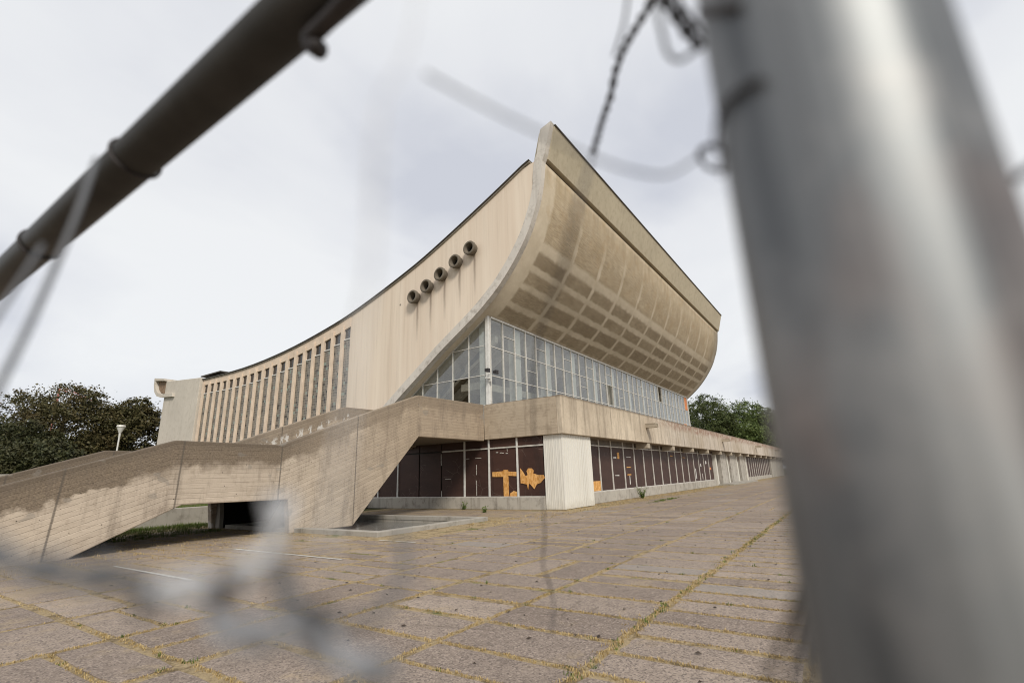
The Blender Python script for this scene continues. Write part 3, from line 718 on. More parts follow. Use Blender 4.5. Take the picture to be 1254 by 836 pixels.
# far side glazing
b = MB(); g = MB()
for y in ym:
    b.box(72.25, y-.03, GZ0, 72.35, y+.03, zprof(y)-.05)
w = b.build('side_window', MAT['alu'], A)
g.prism([(18.1, GZ0), (28.8, GZ0), (25.1, 6.95), (21.3, 9.6), (18.1, 11.7)], 0, 72.29, 72.30); g.build('pane', MAT['glass'], w)
box('corner_post', MAT['white_frame'], A, (72.15, GY-.03, GZ0), (72.35, GY+.17, 11.78))
# security light on the glazing corner
sl = empty('x', (0, 0, 0), 'x', 'x'); bpy.data.objects.remove(sl)
b = MB().box(23.95, 17.85, 7.55, 24.36, 18.0, 7.62).box(24.3, 17.8, 7.4, 24.42, 18.02, 7.9)
cl = b.build('security_light', MAT['white_frame'], A)
MB().prism([(17.7, 7.9), (17.95, 7.95), (17.95, 8.12), (17.7, 8.15)], 0, 23.85, 24.1).build('lamp_head', MAT['wire_dark'], cl)
MB().prism([(17.5, 7.85), (17.75, 7.9), (17.75, 8.07), (17.5, 8.1)], 0, 24.45, 24.72).build('lamp_head', MAT['wire_dark'], cl)

# ---- podium
PX0, PX1 = 21.4, 121.0
box('terrace_deck', MAT['grey_conc'], A, (PX0+.3, 11.7, 4.1), (PX1-.3, 63, 4.35))
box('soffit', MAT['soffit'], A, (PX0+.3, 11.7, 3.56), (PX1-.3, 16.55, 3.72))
MB().box(PX0, 11.4, 3.56, PX1, 11.7, 5.44).build('front_parapet', MAT['parapet'], A, .025)
MB().box(PX0, 11.702, 3.56, PX0+.3, 16.2, 5.42).build('side_parapet', MAT['fascia'], A, .025)
MB().box(PX0, 21.8, 3.4, PX0+.3, 63, 4.55).build('side_fascia', MAT['fascia'], A, .02)
MB().box(PX1-.3, 11.702, 3.56, PX1, 63, 5.42).build('side_parapet', MAT['fascia'], A)
MB().box(PX0+.02, 11.42, 5.442, PX1, 11.68, 5.47).box(PX0+.02, 11.68, 5.422, PX0+.28, 16.1, 5.45).build('parapet_cap', simple('dark_weathered_cap', (.2, .16, .12), .95, 0, .3, 3), A)
# interior core behind the ground floor so panels are not see-through
box('ground_floor_core', MAT['dark_int'], A, (23.2, 13.4, 0), (PX1-1, 60, 3.9))
box('upper_band', MAT['dark_int'], A, (23.2, 12.95, 2.9), (PX1-.6, 13.05, 3.56))
# beams under the parapet
k = 0
while 34.3+5.87*k < PX1-2:
    x1 = 34.3+5.87*k if k < 3 else 34.3+5.8*k
    MB().box(x1-.55, 11.45, 3.20, x1, 12.32, 3.557).build('canopy_beam', MAT['beam'], A, .015); k += 1
# scuppers
for x in (33.95, 58.6, 81.6, 104): 
    b = MB().box(x-.42, 10.62, 4.56, x+.0, 11.4, 4.62).box(x-.42, 10.62, 4.62, x-.36, 11.4, 4.80).box(x-.06, 10.62, 4.62, x, 11.4, 4.80); b.box(x-.44, 10.66, 4.80, x+.02, 11.4, 4.85)
    b.build('rain_spout', MAT['beam'], A)
# corner cladding
cb = MB(); 
cp = [(21.6, 12.64), (21.6, 11.6), (24.85, 11.6)]
b = MB().prism([(21.58, 11.58), (24.86, 11.58), (24.86, 12.45), (21.9, 12.45), (21.9, 12.64), (21.58, 12.64)], 2, .02, 3.555); b.build('corner_cladding', MAT['clad'], A, .008)
b = MB()
for i in range(17): xx = 21.75+i*.19; b.box(xx, 11.562, .03, xx+.014, 11.5795, 3.54)
for i in range(5): yy = 11.72+i*.19; b.box(21.562, yy, .03, 21.5795, yy+.014, 3.54)
b.build('cladding_seam', MAT['clad'], A)
# plinth
FY = 12.35
box('plinth', MAT['plinth'], A, (24.862, 12.18, 0), (56.8, 12.46, .60), .02)
box('plinth', MAT['plinth'], A, (75.3, 12.18, 0), (101.2, 12.46, .5), .02)
MB().box(21.46, 12.66, 0, 21.72, 60, .60).build('plinth', MAT['plinth'], A, .02)
# front boarded bays
mx = [24.95, 26.44, 28.19, 30.12, 31.98, 33.75, 35.6, 37.5, 39.4, 41.25, 43.07, 44.93, 46.85, 48.7, 50.6, 52.6, 54.4]
mx = [24.9]+[v*1.042 for v in mx[1:]]
for i in range(len(mx)-1):
    p = MB().box(mx[i]+.045, FY+.02, .61, mx[i+1]-.045, FY+.05, 3.18).build('boarded_panel', MAT['board'], A)
    MB().box(mx[i]+.045, FY+.03, 3.24, mx[i+1]-.045, FY+.05, 3.56).build('clerestory_pane', MAT['clere'], p)
    if i: MB().box(mx[i]-.045, FY-.035, .602, mx[i]+.045, FY+.06, 3.56).build('mullion', MAT['alu'], A, .004)
b = MB().box(24.862, FY-.03, 3.18, 56.7, FY+.055, 3.24).box(24.862, FY-.03, .602, 56.7, FY+.015, .65); b.build('transom_rail', MAT['alu'], A)
box('chipboard_patch', MAT['osb'], A, (25.0, FY-.02, .66), (27.45, FY+.015, 1.2))
# torn scraps showing the raw board
def scrap(name, x0, z0, x1, z1, mat='osb'): 
    j = lambda: random.uniform(-.03, .03); x0 *= 1.042; x1 *= 1.042; w_ = (x1-x0)*.12; x1 -= w_; z0, z1 = z0+(z1-z0)*.1, z1-(z1-z0)*.1
    MB().prism([(x0+j(), z0+j()), (x1+j(), z0+j()), (x1+j(), z1+j()), (x0+j(), z1+j())], 1, FY+.002, FY+.018).build(name, MAT[mat], A)
scrap('torn_scrap', 29.15, 2.45, 29.5, 2.92); scrap('torn_scrap', 28.5, 2.5, 29.0, 2.6, 'white_frame'); scrap('torn_scrap', 28.55, 1.45, 29.3, 1.5, 'alu')
scrap('torn_scrap', 30.6, 2.6, 31.5, 2.66, 'white_frame'); scrap('torn_scrap', 30.55, 1.9, 31.4, 1.97, 'osb'); scrap('torn_scrap', 30.9, .8, 31.0, 1.5, 'white_frame'); scrap('torn_scrap', 30.6, 1.45, 31.3, 1.5, 'osb')
scrap('torn_scrap', 49.3, 1.9, 49.6, 2.3, 'white_frame'); scrap('torn_scrap', 47.3, .75, 47.5, 1.9, 'white_frame'); scrap('torn_scrap', 49.6, .7, 49.75, 1.4, 'alu'); scrap('torn_scrap', 51.3, 2.2, 51.8, 2.6, 'white_frame'); scrap('torn_scrap', 52.9, 1.6, 53.5, 1.9, 'orange')
scrap('torn_scrap', 40.1, 2.8, 40.8, 2.87, 'osb'); scrap('torn_scrap', 43.6, 2.7, 44.5, 2.78, 'osb')
# entrance stretch with piers
for x0, x1 in ((59.6, 62.8), (64.9, 68.8), (71.3, 75.0)): box('pier', MAT['plinth'], A, (x0, 12.1, .02), (x1, 13.3, 3.555), .02)
for x in (56.9, 62.82, 68.82, 75.02): box('white_post', MAT['column'], A, (x, 12.05, .02), (x+.5, 12.6, 3.2), .01)
box('pier', MAT['plinth'], A, (101.3, 12.1, .02), (PX1-1, 12.9, 3.555), .02)
for x0, x1 in ((57.42, 59.58), (63.34, 64.88), (69.34, 71.28)):
    p = MB().box(x0, 12.7, .05, x1, 12.76, 3.555).build('door_board', MAT['board'], A)
for x0, x1 in ((63.36, 64.86), (69.36, 71.26)): box('orange_board', MAT['orange'], A, (x0, 12.66, 2.5), (x1, 12.69, 3.5))
MB().box(57.42, 12.6, 2.3, 59.58, 12.68, 2.37).build('door_rail', MAT['white_frame'], A)
box('entrance_step', MAT['grey_conc'], A, (57, 10.6, -.02), (73, 12.04, .16), .02)
x = 75.6
fm = []
while x < 101: fm.append(x); x += 1.95
for i in range(len(fm)-1):
    MB().box(fm[i]+.07, FY+.02, .51, fm[i+1]-.07, FY+.05, 3.2).build('boarded_panel', MAT['board'], A)
    MB().box(fm[i]-.07, FY-.04, .502, fm[i]+.07, FY+.06, 3.24).build('mullion', MAT['alu'], A)
# left (side) boarded wall
ly = [12.66, 14.24, 16.05, 17.74, 19.46, 21.2, 22.95, 24.67, 26.4, 28.1]
for i in range(len(ly)-1):
    p = MB().box(21.62, ly[i]+.045, .61, 21.65, ly[i+1]-.045, 3.06).build('boarded_panel', MAT['board'], A)
    MB().box(21.62, ly[i]+.045, 3.14, 21.65, ly[i+1]-.045, 3.56).build('clerestory_pane', MAT['board'], p)
    if i and i not in (4, 5): MB().box(21.56, ly[i]-.045, .602, 21.66, ly[i]+.045, 3.56).build('mullion', MAT['white_frame'], A, .004)
MB().box(21.57, 12.66, 3.06, 21.66, 19.4, 3.13).box(21.57, 12.66, .602, 21.615, 28, .64).build('transom_rail', MAT['alu'], A)
box('side_wall_base', MAT['dark_int'], A, (21.7, 12.7, 0), (22.4, 60, 3.56))
MB().box(21.6, 28.1, 0, 21.72, 60, 3.4).build('ground_floor_side_wall', MAT['grey_conc'], A)
# plain pipe/line seam marks and chipboard showing through tears on the side wall
def yz(px, py): p = on(440+px/4.18, 520+py/4.18, 0, 21.59); return (p.y, p.z)
def tear(pts): MB().prism([yz(*p) for p in pts], 0, 21.585, 21.612).build('exposed_chipboard', MAT['osb'], A)
tear([(680, 242), (738, 236), (738, 230), (760, 230), (762, 238), (805, 240), (805, 262), (762, 260), (766, 366), (740, 366), (737, 266), (682, 266)])
tear([(770, 366), (772, 350), (790, 338), (806, 342), (808, 366)])
tear([(823, 222), (838, 242), (850, 262), (862, 256), (856, 236), (864, 222), (882, 222), (892, 234), (890, 248), (915, 256), (942, 256), (950, 270), (928, 296), (908, 304), (896, 328), (876, 304), (868, 300), (864, 330), (858, 304), (826, 298)])
b = MB()
for a, c in (((418, 150), (420, 372)), ((598, 180), (600, 366)), ((548, 174), (655, 168)), ((425, 278), (530, 274)), ((755, 120), (757, 140)), ((690, 140), (760, 146))):
    p, q = yz(*a), yz(*c)
    n = 7
    for i in range(n):
        if random.random() < .35: continue
        t0, t1 = i/n, (i+.85)/n; A0 = (p[0]+(q[0]-p[0])*t0, p[1]+(q[1]-p[1])*t0); B0 = (p[0]+(q[0]-p[0])*t1, p[1]+(q[1]-p[1])*t1)
        b.box(21.60, min(A0[0], B0[0])-.012, min(A0[1], B0[1])-.012, 21.619, max(A0[0], B0[0])+.012, max(A0[1], B0[1])+.012)
b.build('torn_seam', MAT['alu'], A)

# ================================================================== STAIRCASE
ST = empty('concrete_staircase', (12, 19, 0), 'broad raw concrete outdoor staircase with solid cheek walls and mid landing', 'staircase')
ST['in_place'] = 1
def cheek(y0, y1, mat, name, legs=True, xr=21.4):
    top = [(-1.2, .30), (3.07, 1.76), (6.55, 2.93), (9.82, 2.91), (12.92, 4.12), (16.4, 5.40), (xr, 5.46)]
    bot = [(xr, 3.50), (16.45, 3.50), (13.0, -.02), (10.4, -.02), (10.24, 1.09), (6.94, 1.12), (4.5, -.02), (-1.2, -.02)] if legs else [(xr, 3.5), (16.45, 3.5), (12.6, 2.1), (10.24, 1.09), (6.94, 1.12), (4.5, -.02), (-1.2, -.02)]
    return MB().prism(top+bot, 1, y0, y1).build(name, MAT[mat], ST, .03)
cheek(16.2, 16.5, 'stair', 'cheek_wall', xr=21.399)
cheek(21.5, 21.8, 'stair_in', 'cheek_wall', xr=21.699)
# flights
b = MB(); pts = []
n1, n2 = 12, 15
x, z = -1.0, 0.0
prof = []
for i in range(n1): prof += [(-1+i*(7.4/n1), .02+i*(1.93/n1)), (-1+i*(7.4/n1), .02+(i+1)*(1.93/n1))]
prof += [(6.4, 1.95), (9.9, 1.95)]
for i in range(n2): prof += [(9.9+i*(6.4/n2), 1.95+i*(2.4/n2)), (9.9+i*(6.4/n2), 1.95+(i+1)*(2.4/n2))]
prof += [(16.4, 4.36), (21.69, 4.36)]
under = [(21.69, 3.56), (16.5, 3.56), (10.2, 1.14), (6.96, 1.16), (4.6, -.02), (-1, -.02)]
MB().prism(prof+under, 1, 16.502, 21.498).build('flight', MAT['cap'], ST)
# trapezoid pier under the mid landing: four walls around a recess coloured black for its shade, facing the open side
fx0, fx1 = 10.5, 12.9
b = MB(); b.prism([(17.55, -.02), (17.95, -.02), (16.95, 1.12), (16.52, 1.12)], 0, fx0, fx1); b.build('pier_cheek', MAT['grey_conc'], ST)
b = MB(); b.prism([(21.1, -.02), (21.45, -.02), (21.49, .6), (21.49, 1.12), (21.3, 1.12)], 0, fx0, fx1)
b.build('pier_cheek', MAT['grey_conc'], ST)
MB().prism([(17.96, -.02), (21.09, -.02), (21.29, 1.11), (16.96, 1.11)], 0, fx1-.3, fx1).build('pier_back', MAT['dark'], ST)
MB().prism([(17.96, .0), (17.97, .0), (16.98, 1.1), (16.96, 1.11)], 0, fx0+.15, fx1-.31).build('pier_shade_lining', MAT['dark'], ST)
MB().prism([(16.99, 1.085), (21.28, 1.085), (21.28, 1.112), (16.99, 1.112)], 0, fx0+.02, fx1-.31).build('pier_shade_lining', MAT['dark'], ST)
MB().prism([(21.07, .0), (21.095, .0), (21.29, 1.08), (21.26, 1.08)], 0, fx0+.15, fx1-.31).build('pier_shade_lining', MAT['dark'], ST)
MB().prism([(16.51, -.02), (17.54, -.02), (16.52, 1.10)], 0, 11.6, 12.9).build('pier_infill', MAT['grey_conc'], ST)

# ================================================================== BASIN
B = empty('sunken_basin', (13.3, 16, 0), 'low concrete kerbed basin of dark water beneath the stair landing', 'basin')
B['in_place'] = 1
kw = .32
b = MB().box(BX0, BY0, -.03, BX1, BY0+kw, .14).box(BX0, BY1-kw, -.03, BX1, BY1, .14).box(BX0, BY0+kw+.001, -.03, BX0+kw, BY1-kw-.001, .14).box(BX1-kw, BY0+kw+.001, -.03, BX1, BY1-kw-.001, .14)
b.build('kerb', MAT['grey_conc'], B, .015)
b = MB().box(BX0+.12, BY0+.12, -.6, BX0+kw-.02, BY1-.12, -.031).box(BX1-kw+.02, BY0+.12, -.6, BX1-.12, BY1-.12, -.031).box(BX0+kw, BY0+.12, -.6, BX1-kw, BY0+kw-.02, -.031).box(BX0+kw, BY1-kw+.02, -.6, BX1-kw, BY1-.12, -.031).box(BX0+.1, BY0+.1, -.7, BX1-.1, BY1-.1, -.601)
b.build('basin_wall', MAT['grey_conc'], B)
m = M('still_dark_water'); m.bump(m.noise(3), .05, .01); wm = m.fin((.17, .165, .15), .18, 0, .5)
o = MB().box(BX0+kw-.01, BY0+kw-.01, -.4, BX1-kw+.01, BY1-kw+.01, -.13).build('water', wm); kind(o, 'structure', 'shallow dark water in the basin')

lv = MB(); rl = random.Random(5)
for _ in range(420):
    x = rl.uniform(3, 26); y = rl.uniform(-2.5, 12)
    if x > 10.3 and y > 11.7: continue
    a = rl.uniform(0, 6.28); q = rl.uniform(.018, .04); c_, s_ = math.cos(a), math.sin(a); zz = .012
    lv.add([(x-c_*q, y-s_*q, zz), (x+s_*q*.55, y-c_*q*.55, zz+.012), (x+c_*q, y+s_*q, zz+.002), (x-s_*q*.55, y+c_*q*.55, zz+.014)], [(0, 1, 2), (0, 2, 3)])
kind(lv.build('fallen_leaves', MAT['bark']), 'stuff', 'small dry brown leaves scattered over the paving')
# ================================================================== LOW WALLS AT LEFT
lw = box('low_retaining_wall', MAT['grey_conc'], None, (-30, 25.4, -.05), (21.3, 25.75, .72), .03)
tag(lw, 'low grey concrete retaining wall behind the lower stair flight', 'wall')
kind(box('raised_lawn', MAT['lawn'], None, (-60, 25.76, -.03), (21.3, 62, .62)), 'structure')
fw = box('far_concrete_wall', MAT['grey_conc'], None, (-60, 44, .6), (13.5, 44.4, 2.75), .03)
tag(fw, 'long pale concrete wall in front of the dark trees, at the left edge', 'wall')
gs = []
for k in range(1500): gs.append((random.uniform(0, 21), random.uniform(25.8, 29), random.uniform(.08, .2), .2, 6))
bl = MB()
for (x, y, h, sp, n) in gs:
    for _ in range(n):
        bx, by = x+random.uniform(-sp, sp), y+random.uniform(-sp, sp); hh = h*random.uniform(.4, 1.2); a = random.uniform(0, 6.28)
        bl.add([(bx-.008, by, .6), (bx+.008, by, .6), (bx+math.cos(a)*hh*.5, by+math.sin(a)*hh*.5, .6+hh)], [(0, 1, 2)])
kind(bl.build('bank_grass', MAT['green']), 'stuff', 'green grass on the raised bank behind the low wall')

# ================================================================== TREES
def crown_mesh(name, mat, lobes, leaf, n_clump, per, seed):
    rs = random.Random(seed); vs = []; fs = []
    tot = sum(r[3]**2 for r in lobes)
    for (cx, cy, cz, R, sq) in lobes:
        for _ in range(max(6, int(n_clump*R*R/tot))):
            d = Vector((rs.gauss(0, 1), rs.gauss(0, 1), rs.gauss(0, 1))).normalized(); rr = R*(.35+.68*rs.random()**.45)
            c = Vector((cx+d.x*rr, cy+d.y*rr, cz+d.z*rr*sq)); cr = R*rs.uniform(.12, .26)
            for _ in range(per):
                p = c+Vector((rs.gauss(0, cr*.6), rs.gauss(0, cr*.6), rs.gauss(0, cr*.38)))
                s = leaf*rs.uniform(.6, 1.3)
                a = Vector((rs.uniform(-1, 1), rs.uniform(-1, 1), rs.uniform(-.7, .7))).normalized(); bb = a.orthogonal().normalized()
                bb = (bb*math.cos(rs.random()*6.28)+a.cross(bb)*math.sin(rs.random()*6.28))
                o = len(vs); vs += [tuple(p-a*s), tuple(p+bb*s*.55), tuple(p+a*s), tuple(p-bb*s*.55)]; fs.append((o, o+1, o+2, o+3))
    me = bpy.data.meshes.new(name); me.from_pydata(vs, [], fs); me.materials.append(mat); return me
def tree(x, y, z0, H, W, mat, seed, label, group, cat='tree', leaf=.17, clumps=330, per=34, name='broadleaf_tree', low=.12):
    rs = random.Random(seed); t = empty(name, (x, y, z0), label, cat, group)
    lobes = [(0, 0, H*.62, W*.42, H*.36/(W*.42))]
    nl = 11
    for k in range(nl):
        a = k*2.399+rs.uniform(-.4, .4); zz = H*(low+.16+(.80-low-.1)*((k+.5)/nl)); rr = W*.5*math.sin(math.pi*min(.97, max(.22, (zz/H-.02))))*.72
        R = W*rs.uniform(.17, .27)*(1.1-.35*zz/H); lobes.append((math.cos(a)*rr, math.sin(a)*rr, zz, R, .85))
    lobes.append((rs.uniform(-.4, .4), rs.uniform(-.4, .4), H-W*.17, W*.21, .9)); lobes.append((rs.uniform(-1, 1), rs.uniform(-1, 1), H-W*.38, W*.30, .8))
    me = crown_mesh('crown', mat, lobes, leaf, clumps, per, seed)
    c = bpy.data.objects.new('crown', me); COL.objects.link(c); c.parent = t
    b = MB(); b.tube([(0, 0, -.1), (.05, 0, H*.25), (-.05, .08, H*.55), (0, 0, H*.85)], [W*.035, W*.028, W*.018, W*.005], 8)
    for (cx, cy, cz, R, sq) in lobes[1:9]:
        b.tube([(0, 0, cz*.55), (cx*.4, cy*.4, cz*.78), (cx*.85, cy*.85, cz)], [W*.013, W*.009, W*.004], 6)
    b.build('trunk', MAT['bark'], t)
    return t
def top_at(px, py, y):       # position and height for a tree whose top shows at px,py
    p = on(px, py, 1, y); return p.x, p.z
GL = 'trees on the slope left of the arena'
for (px, py, y, W, mt, sd, lab) in [
    (88, 470, 82, 14, 'leaf_brown', 3, 'tallest rusty brown tree left of the arena, red crane jib behind it'),
    (166, 487, 80, 9, 'leaf_brown', 5, 'dark rounded tree just behind the street lamp, nearest the arena end wall'),
    (14, 516, 78, 12, 'leaf_dark', 8, 'very dark tree at the left edge of the photo'),
    (130, 526, 92, 8, 'leaf_dark', 9, 'lower dark tree filling the gap between the two tall brown trees'),
    (-40, 525, 88, 15, 'leaf_dark', 12, 'dark spreading tree half cut off by the left edge'),
    (48, 541, 70, 8, 'leaf_dark', 14, 'low dark bushy tree in front of the tallest brown tree')]:
    x, zt = top_at(px, py, y); tree(x, y, .6, zt-.6, W, MAT[mt], sd, lab, GL, low=.02, clumps=900, per=48, leaf=.15)
GR = 'trees beyond the far end of the podium'
def top_x(px, py, x): p = on(px, py, 0, x); return p.y, p.z
for (px, py, x, W, mt, sd, lab) in [
    (862, 484, 130, 15, 'leaf_deep', 21, 'deep green tree touching the lower corner of the curved shell'),
    (908, 490, 139, 15, 'leaf_green', 22, 'lighter green tree in the middle of the right-hand group'),
    (936, 497, 134, 12, 'leaf_green', 23, 'green tree beside the fence post, above the parapet'),
    (880, 503, 128, 10, 'leaf_deep', 24, 'small dark tree between the deep green and light green trees'),
    (917, 516, 126, 10, 'leaf_green', 25, 'low yellowish green tree just above the podium parapet'),
    (965, 494, 140, 16, 'leaf_deep', 26, 'dark green tree mostly hidden behind the steel post'),
    (838, 492, 140, 13, 'leaf_deep', 27, 'dark tree mostly hidden behind the glazing corner')]:
    y, zt = top_x(px, py, x); tree(x, y, 0, zt, W, MAT[mt], sd, lab, GR, low=.05, clumps=560, per=42, leaf=.2)

# ================================================================== STREET LAMP
lp = on(143, 552, 1, 43); t = empty('street_lamp', (lp.x, 43, .6), 'white conical street lamp on a slim pole beside the dark trees', 'street lamp')
zt = on(148, 520, 1, 43).z-.6
b = MB().tube([(0, 0, 0), (0, 0, zt-1.0)], [.06, .05], 10).build('pole', MAT['white_frame'], t)
MB().tube([(0, 0, zt-1.05), (0, 0, zt-.6), (0, 0, zt-.18), (0, 0, zt-.15)], [.05, .07, .24, .27], 16).build('lamp_shade', MAT['white_frame'], t)
MB().tube([(0, 0, zt-.149), (0, 0, zt-.02)], [.28, .25], 16).build('cap', MAT['alu'], t)

# ================================================================== CRANE
MAT['crane'] = simple('red_crane_paint', (.42, .17, .14), .6)
p0 = on(100, 480, 1, 330); p1 = on(126, 497, 1, 330)
t = empty('tower_crane', (p0.x-14, 330, 0), 'distant red tower crane whose jib pokes out behind the tallest brown tree', 'crane')
b = MB(); dx = p1.x-p0.x; z0 = p0.z; z1 = p1.z
z0 += -1
for off in (0, 1.6):
    b.tube([(5, 0, z0+1.4+off), (14+dx, 0, z1+off*.3)], .25, 5)
for k in range(0):
    xa = -6+(20+dx)*k/14; xb = xa+(20+dx)/28; f = lambda x: z0+3+(z1-z0-3)*((x+6)/(20+dx)); b.tube([(xa, 0, f(xa)), (xb, 0, f(xb)+1.6*(1-.7*k/14))], .18, 4)
for k in range(16):
    xa = 5+(9+dx)*k/16; xb = xa+(9+dx)/32; f = lambda x: z0+1.4+(z1-z0-1.4)*((x-5)/(9+dx)); b.tube([(xa, 0, f(xa)), (xb, 0, f(xb)+1.6*(1-.7*k/16)), (xa+(9+dx)/16, 0, f(xa+(9+dx)/16))], .14, 4)
b.build('jib', MAT['crane'], t)
MB().box(4.6, -.4, 0, 5.4, .4, z0+1.6).build('mast', MAT['crane'], t)

# ================================================================== WEEDS
def weed(x, y, z, h, n, label):
    b = MB(); rs = random.Random(int(x*100))
    for _ in range(n):
        a = rs.uniform(0, 6.28); l = rs.uniform(.3, 1)*h; p = Vector((rs.gauss(0, .05), rs.gauss(0, .05), 0)); d = Vector((math.cos(a)*.45, math.sin(a)*.45, 1)).normalized()
        b.tube([(0, 0, -.02), p+d*l*.2, p+d*l], [.008, .006, .003], 4)
        for k in range(5):
            q = p+d*l*(k+1)/5; s = rs.uniform(.035, .07); e = Vector((rs.uniform(-1, 1), rs.uniform(-1, 1), rs.uniform(-.2, .8))).normalized(); f2 = e.orthogonal().normalized()
            b.add([q, q+e*s+f2*s*.4, q+e*s*2, q+e*s-f2*s*.4], [(0, 1, 2, 3)])
    o = b.build('leafy_weed', MAT['green']); o.location = (x, y, z); tag(o, label, 'weed', 'weeds growing at the foot of the walls')
p = on(786, 607, 1, 11.55); weed(p.x, 11.5, 0, .75, 46, 'leafy green weed against the grey plinth right of the white cladding')
p = on(593, 631, 0, 19.5); weed(p.x, p.y, 0, .32, 16, 'small weed growing just past the corner of the basin kerb')
p = on(567, 624, 0, 21.2); weed(21.3, p.y, 0, .5, 14, 'thin weed against the side plinth below the boarded panels')

# ================================================================== FENCE (foreground)
Fn = empty('steel_fence', (.155, 0, 0), 'torn chain link fence with thick galvanised post, top rail and loose cut wires', 'fence')
def part(mb, name, mat, **k):
    o = mb.build(name, MAT[mat], Fn, **k); o.matrix_parent_inverse = Matrix.Translation((-.155, 0, 0)); return o
pc = Vector((.1535*math.cos(rad(-4.85)), .1535*math.sin(rad(-4.85)), 0))
b = MB(); b.tube([(pc.x, pc.y, -.1+.25*i) for i in range(10)], .0300, 64); part(b, 'post', 'galv', smooth=True)
b = MB(); b.tube([(.145, 3.06, -.1), (.145, 3.06, 2.05)], .03, 24); part(b, 'post', 'galv', smooth=True)
rz = 1.6+.147*math.tan(rad(65.6))
b = MB(); b.tube([(.147, .02, rz), (.147, .8, rz), (.147, 3.1, rz)], .0205, 32); part(b, 'top_rail', 'galv_dark', smooth=True)
# ties around rail
def ring(c, axis, R, r, mat='wire_dark', name='wire_tie', tilt=0):
    pts = []
    for k in range(25):
        a = 2*math.pi*k/24
        if axis == 'y': pts.append((c[0]+R*math.cos(a), c[1]+tilt*math.sin(a), c[2]+R*math.sin(a)))
        else: pts.append((c[0]+R*math.cos(a), c[1]+R*math.sin(a), c[2]+tilt*math.cos(a+2)))
    part(MB().tube(pts, r, 6, False), name, mat, smooth=True)
for yy in (.55, .86, 1.28, 1.35, 1.9): ring((.147, yy, rz), 'y', .0222, .0016, tilt=.008)
# clamp hanging below the rail
c0 = on(402, 25, 0, .147)
part(MB().tube(spline([c0+Vector((0, -.05, .01)), c0, c0+Vector((0, .02, -.004)), c0+Vector((.004, .012, -.014))], 4), .006, 8), 'rail_clamp', 'wire_dark', smooth=True)
def wire(pts, d, r, mat='wire', twist=0, name='loose_wire'):
    """pts: sight-line waypoints; d: distance from the lens in metres (one value or one for each)"""
    ds = d if isinstance(d, (list, tuple)) else [d]*len(pts)
    P = spline([near(x, y, dd) for (x, y), dd in zip(pts, ds)], 8)
    if not twist: part(MB().tube(P, r, 7), name, mat, smooth=True); return
    mb_ = MB(); Q = []
    for ph in (0, math.pi):
        L = 0; out = []
        for i, p in enumerate(P):
            if i: L += (P[i]-P[i-1]).length
            t = (P[min(i+1, len(P)-1)]-P[max(0, i-1)]).normalized(); a = t.cross(Vector((.3, .2, .9))).normalized(); bb = t.cross(a)
            th = L*twist+ph; out.append(p+(a*math.cos(th)+bb*math.sin(th))*r*1.15)
        mb_.tube(out, r, 6)
    part(mb_, name, mat, smooth=True)
# upper centre twisted strand and its loops
wire([(806, -20), (792, 12), (768, 52), (754, 86), (748, 118), (738, 148), (727, 186)], [.36, .36, .38, .4, .4, .38, .34], .0013, 'wire_dark', 330)
wire([(727, 186), (714, 230), (700, 280), (690, 330), (672, 375), (657, 425), (653, 480), (655, 540), (664, 600), (667, 650), (665, 690), (673, 715), (678, 745), (674, 778)], [.25, .18, .17, .18, .22, .3, .36, .42, .45, .45, .45, .45, .42, .38], .0007, 'wire_dark')
wire([(520, 90), (560, 112), (610, 138), (660, 162), (715, 188), (770, 208), (815, 214), (850, 196), (872, 178)], [.16, .16, .16, .16, .165, .17, .18, .19, .2], .0005, 'wire')
wire([(855, 196), (858, 184), (872, 178), (890, 182)], .24, .0012, 'wire_dark')
wire([(856, 192), (868, 206), (890, 209)], .24, .0009, 'wire')
wire([(803, 5), (811, 42), (818, 66), (832, 74), (852, 62), (872, 50)], .22, .0009, 'wire')
wire([(800, -15), (820, 8), (838, 34), (858, 58)], .27, .0014, 'wire_dark', 400)
wire([(825, -10), (842, 18), (862, 42), (880, 60)], .26, .0011, 'wire_dark')
wire([(770, -10), (764, 30), (752, 70)], .3, .0008, 'wire')
# wire ends hooked round the left side of the post
def post_hit(px, py, off=.0016):
    d = ray(px, py); a = d.x**2+d.y**2; b_ = -(pc.x*d.x+pc.y*d.y); c_ = pc.x**2+pc.y**2-(.03+off)**2; q = max(0, b_*b_-a*c_)
    return EYE+d*((-b_-math.sqrt(q))/a)
def hook(pts, r, mat='wire_dark'): part(MB().tube(spline([post_hit(*p) for p in pts], 6), r, 7), 'wire_tie', mat, smooth=True)
hook([(932, 98), (915, 106), (898, 118), (884, 134), (879, 150)], .0011)
hook([(902, 8), (885, 12), (866, 14), (857, 16)], .0015)
wire([(879, 150), (877, 168), (882, 190), (884, 215)], .17, .0007, 'wire_dark')
# pale vertical strand left of centre
wire([(512, -20), (504, 40), (488, 85), (468, 120), (460, 180), (458, 260), (452, 340), (440, 400), (430, 470), (420, 540), (408, 620), (398, 690)], [.13, .12, .11, .10, .09, .085, .08, .078, .075, .075, .078, .08], [.00028]*26+[.00045]*70, 'wire_bright')
# far left strand
wire([(118, 195), (95, 260), (62, 340), (30, 410), (-10, 490)], [.34, .30, .28, .26, .25], .0013, 'wire')
wire([(52, 300), (20, 350), (-12, 400)], [.30, .28, .27], .001, 'wire')
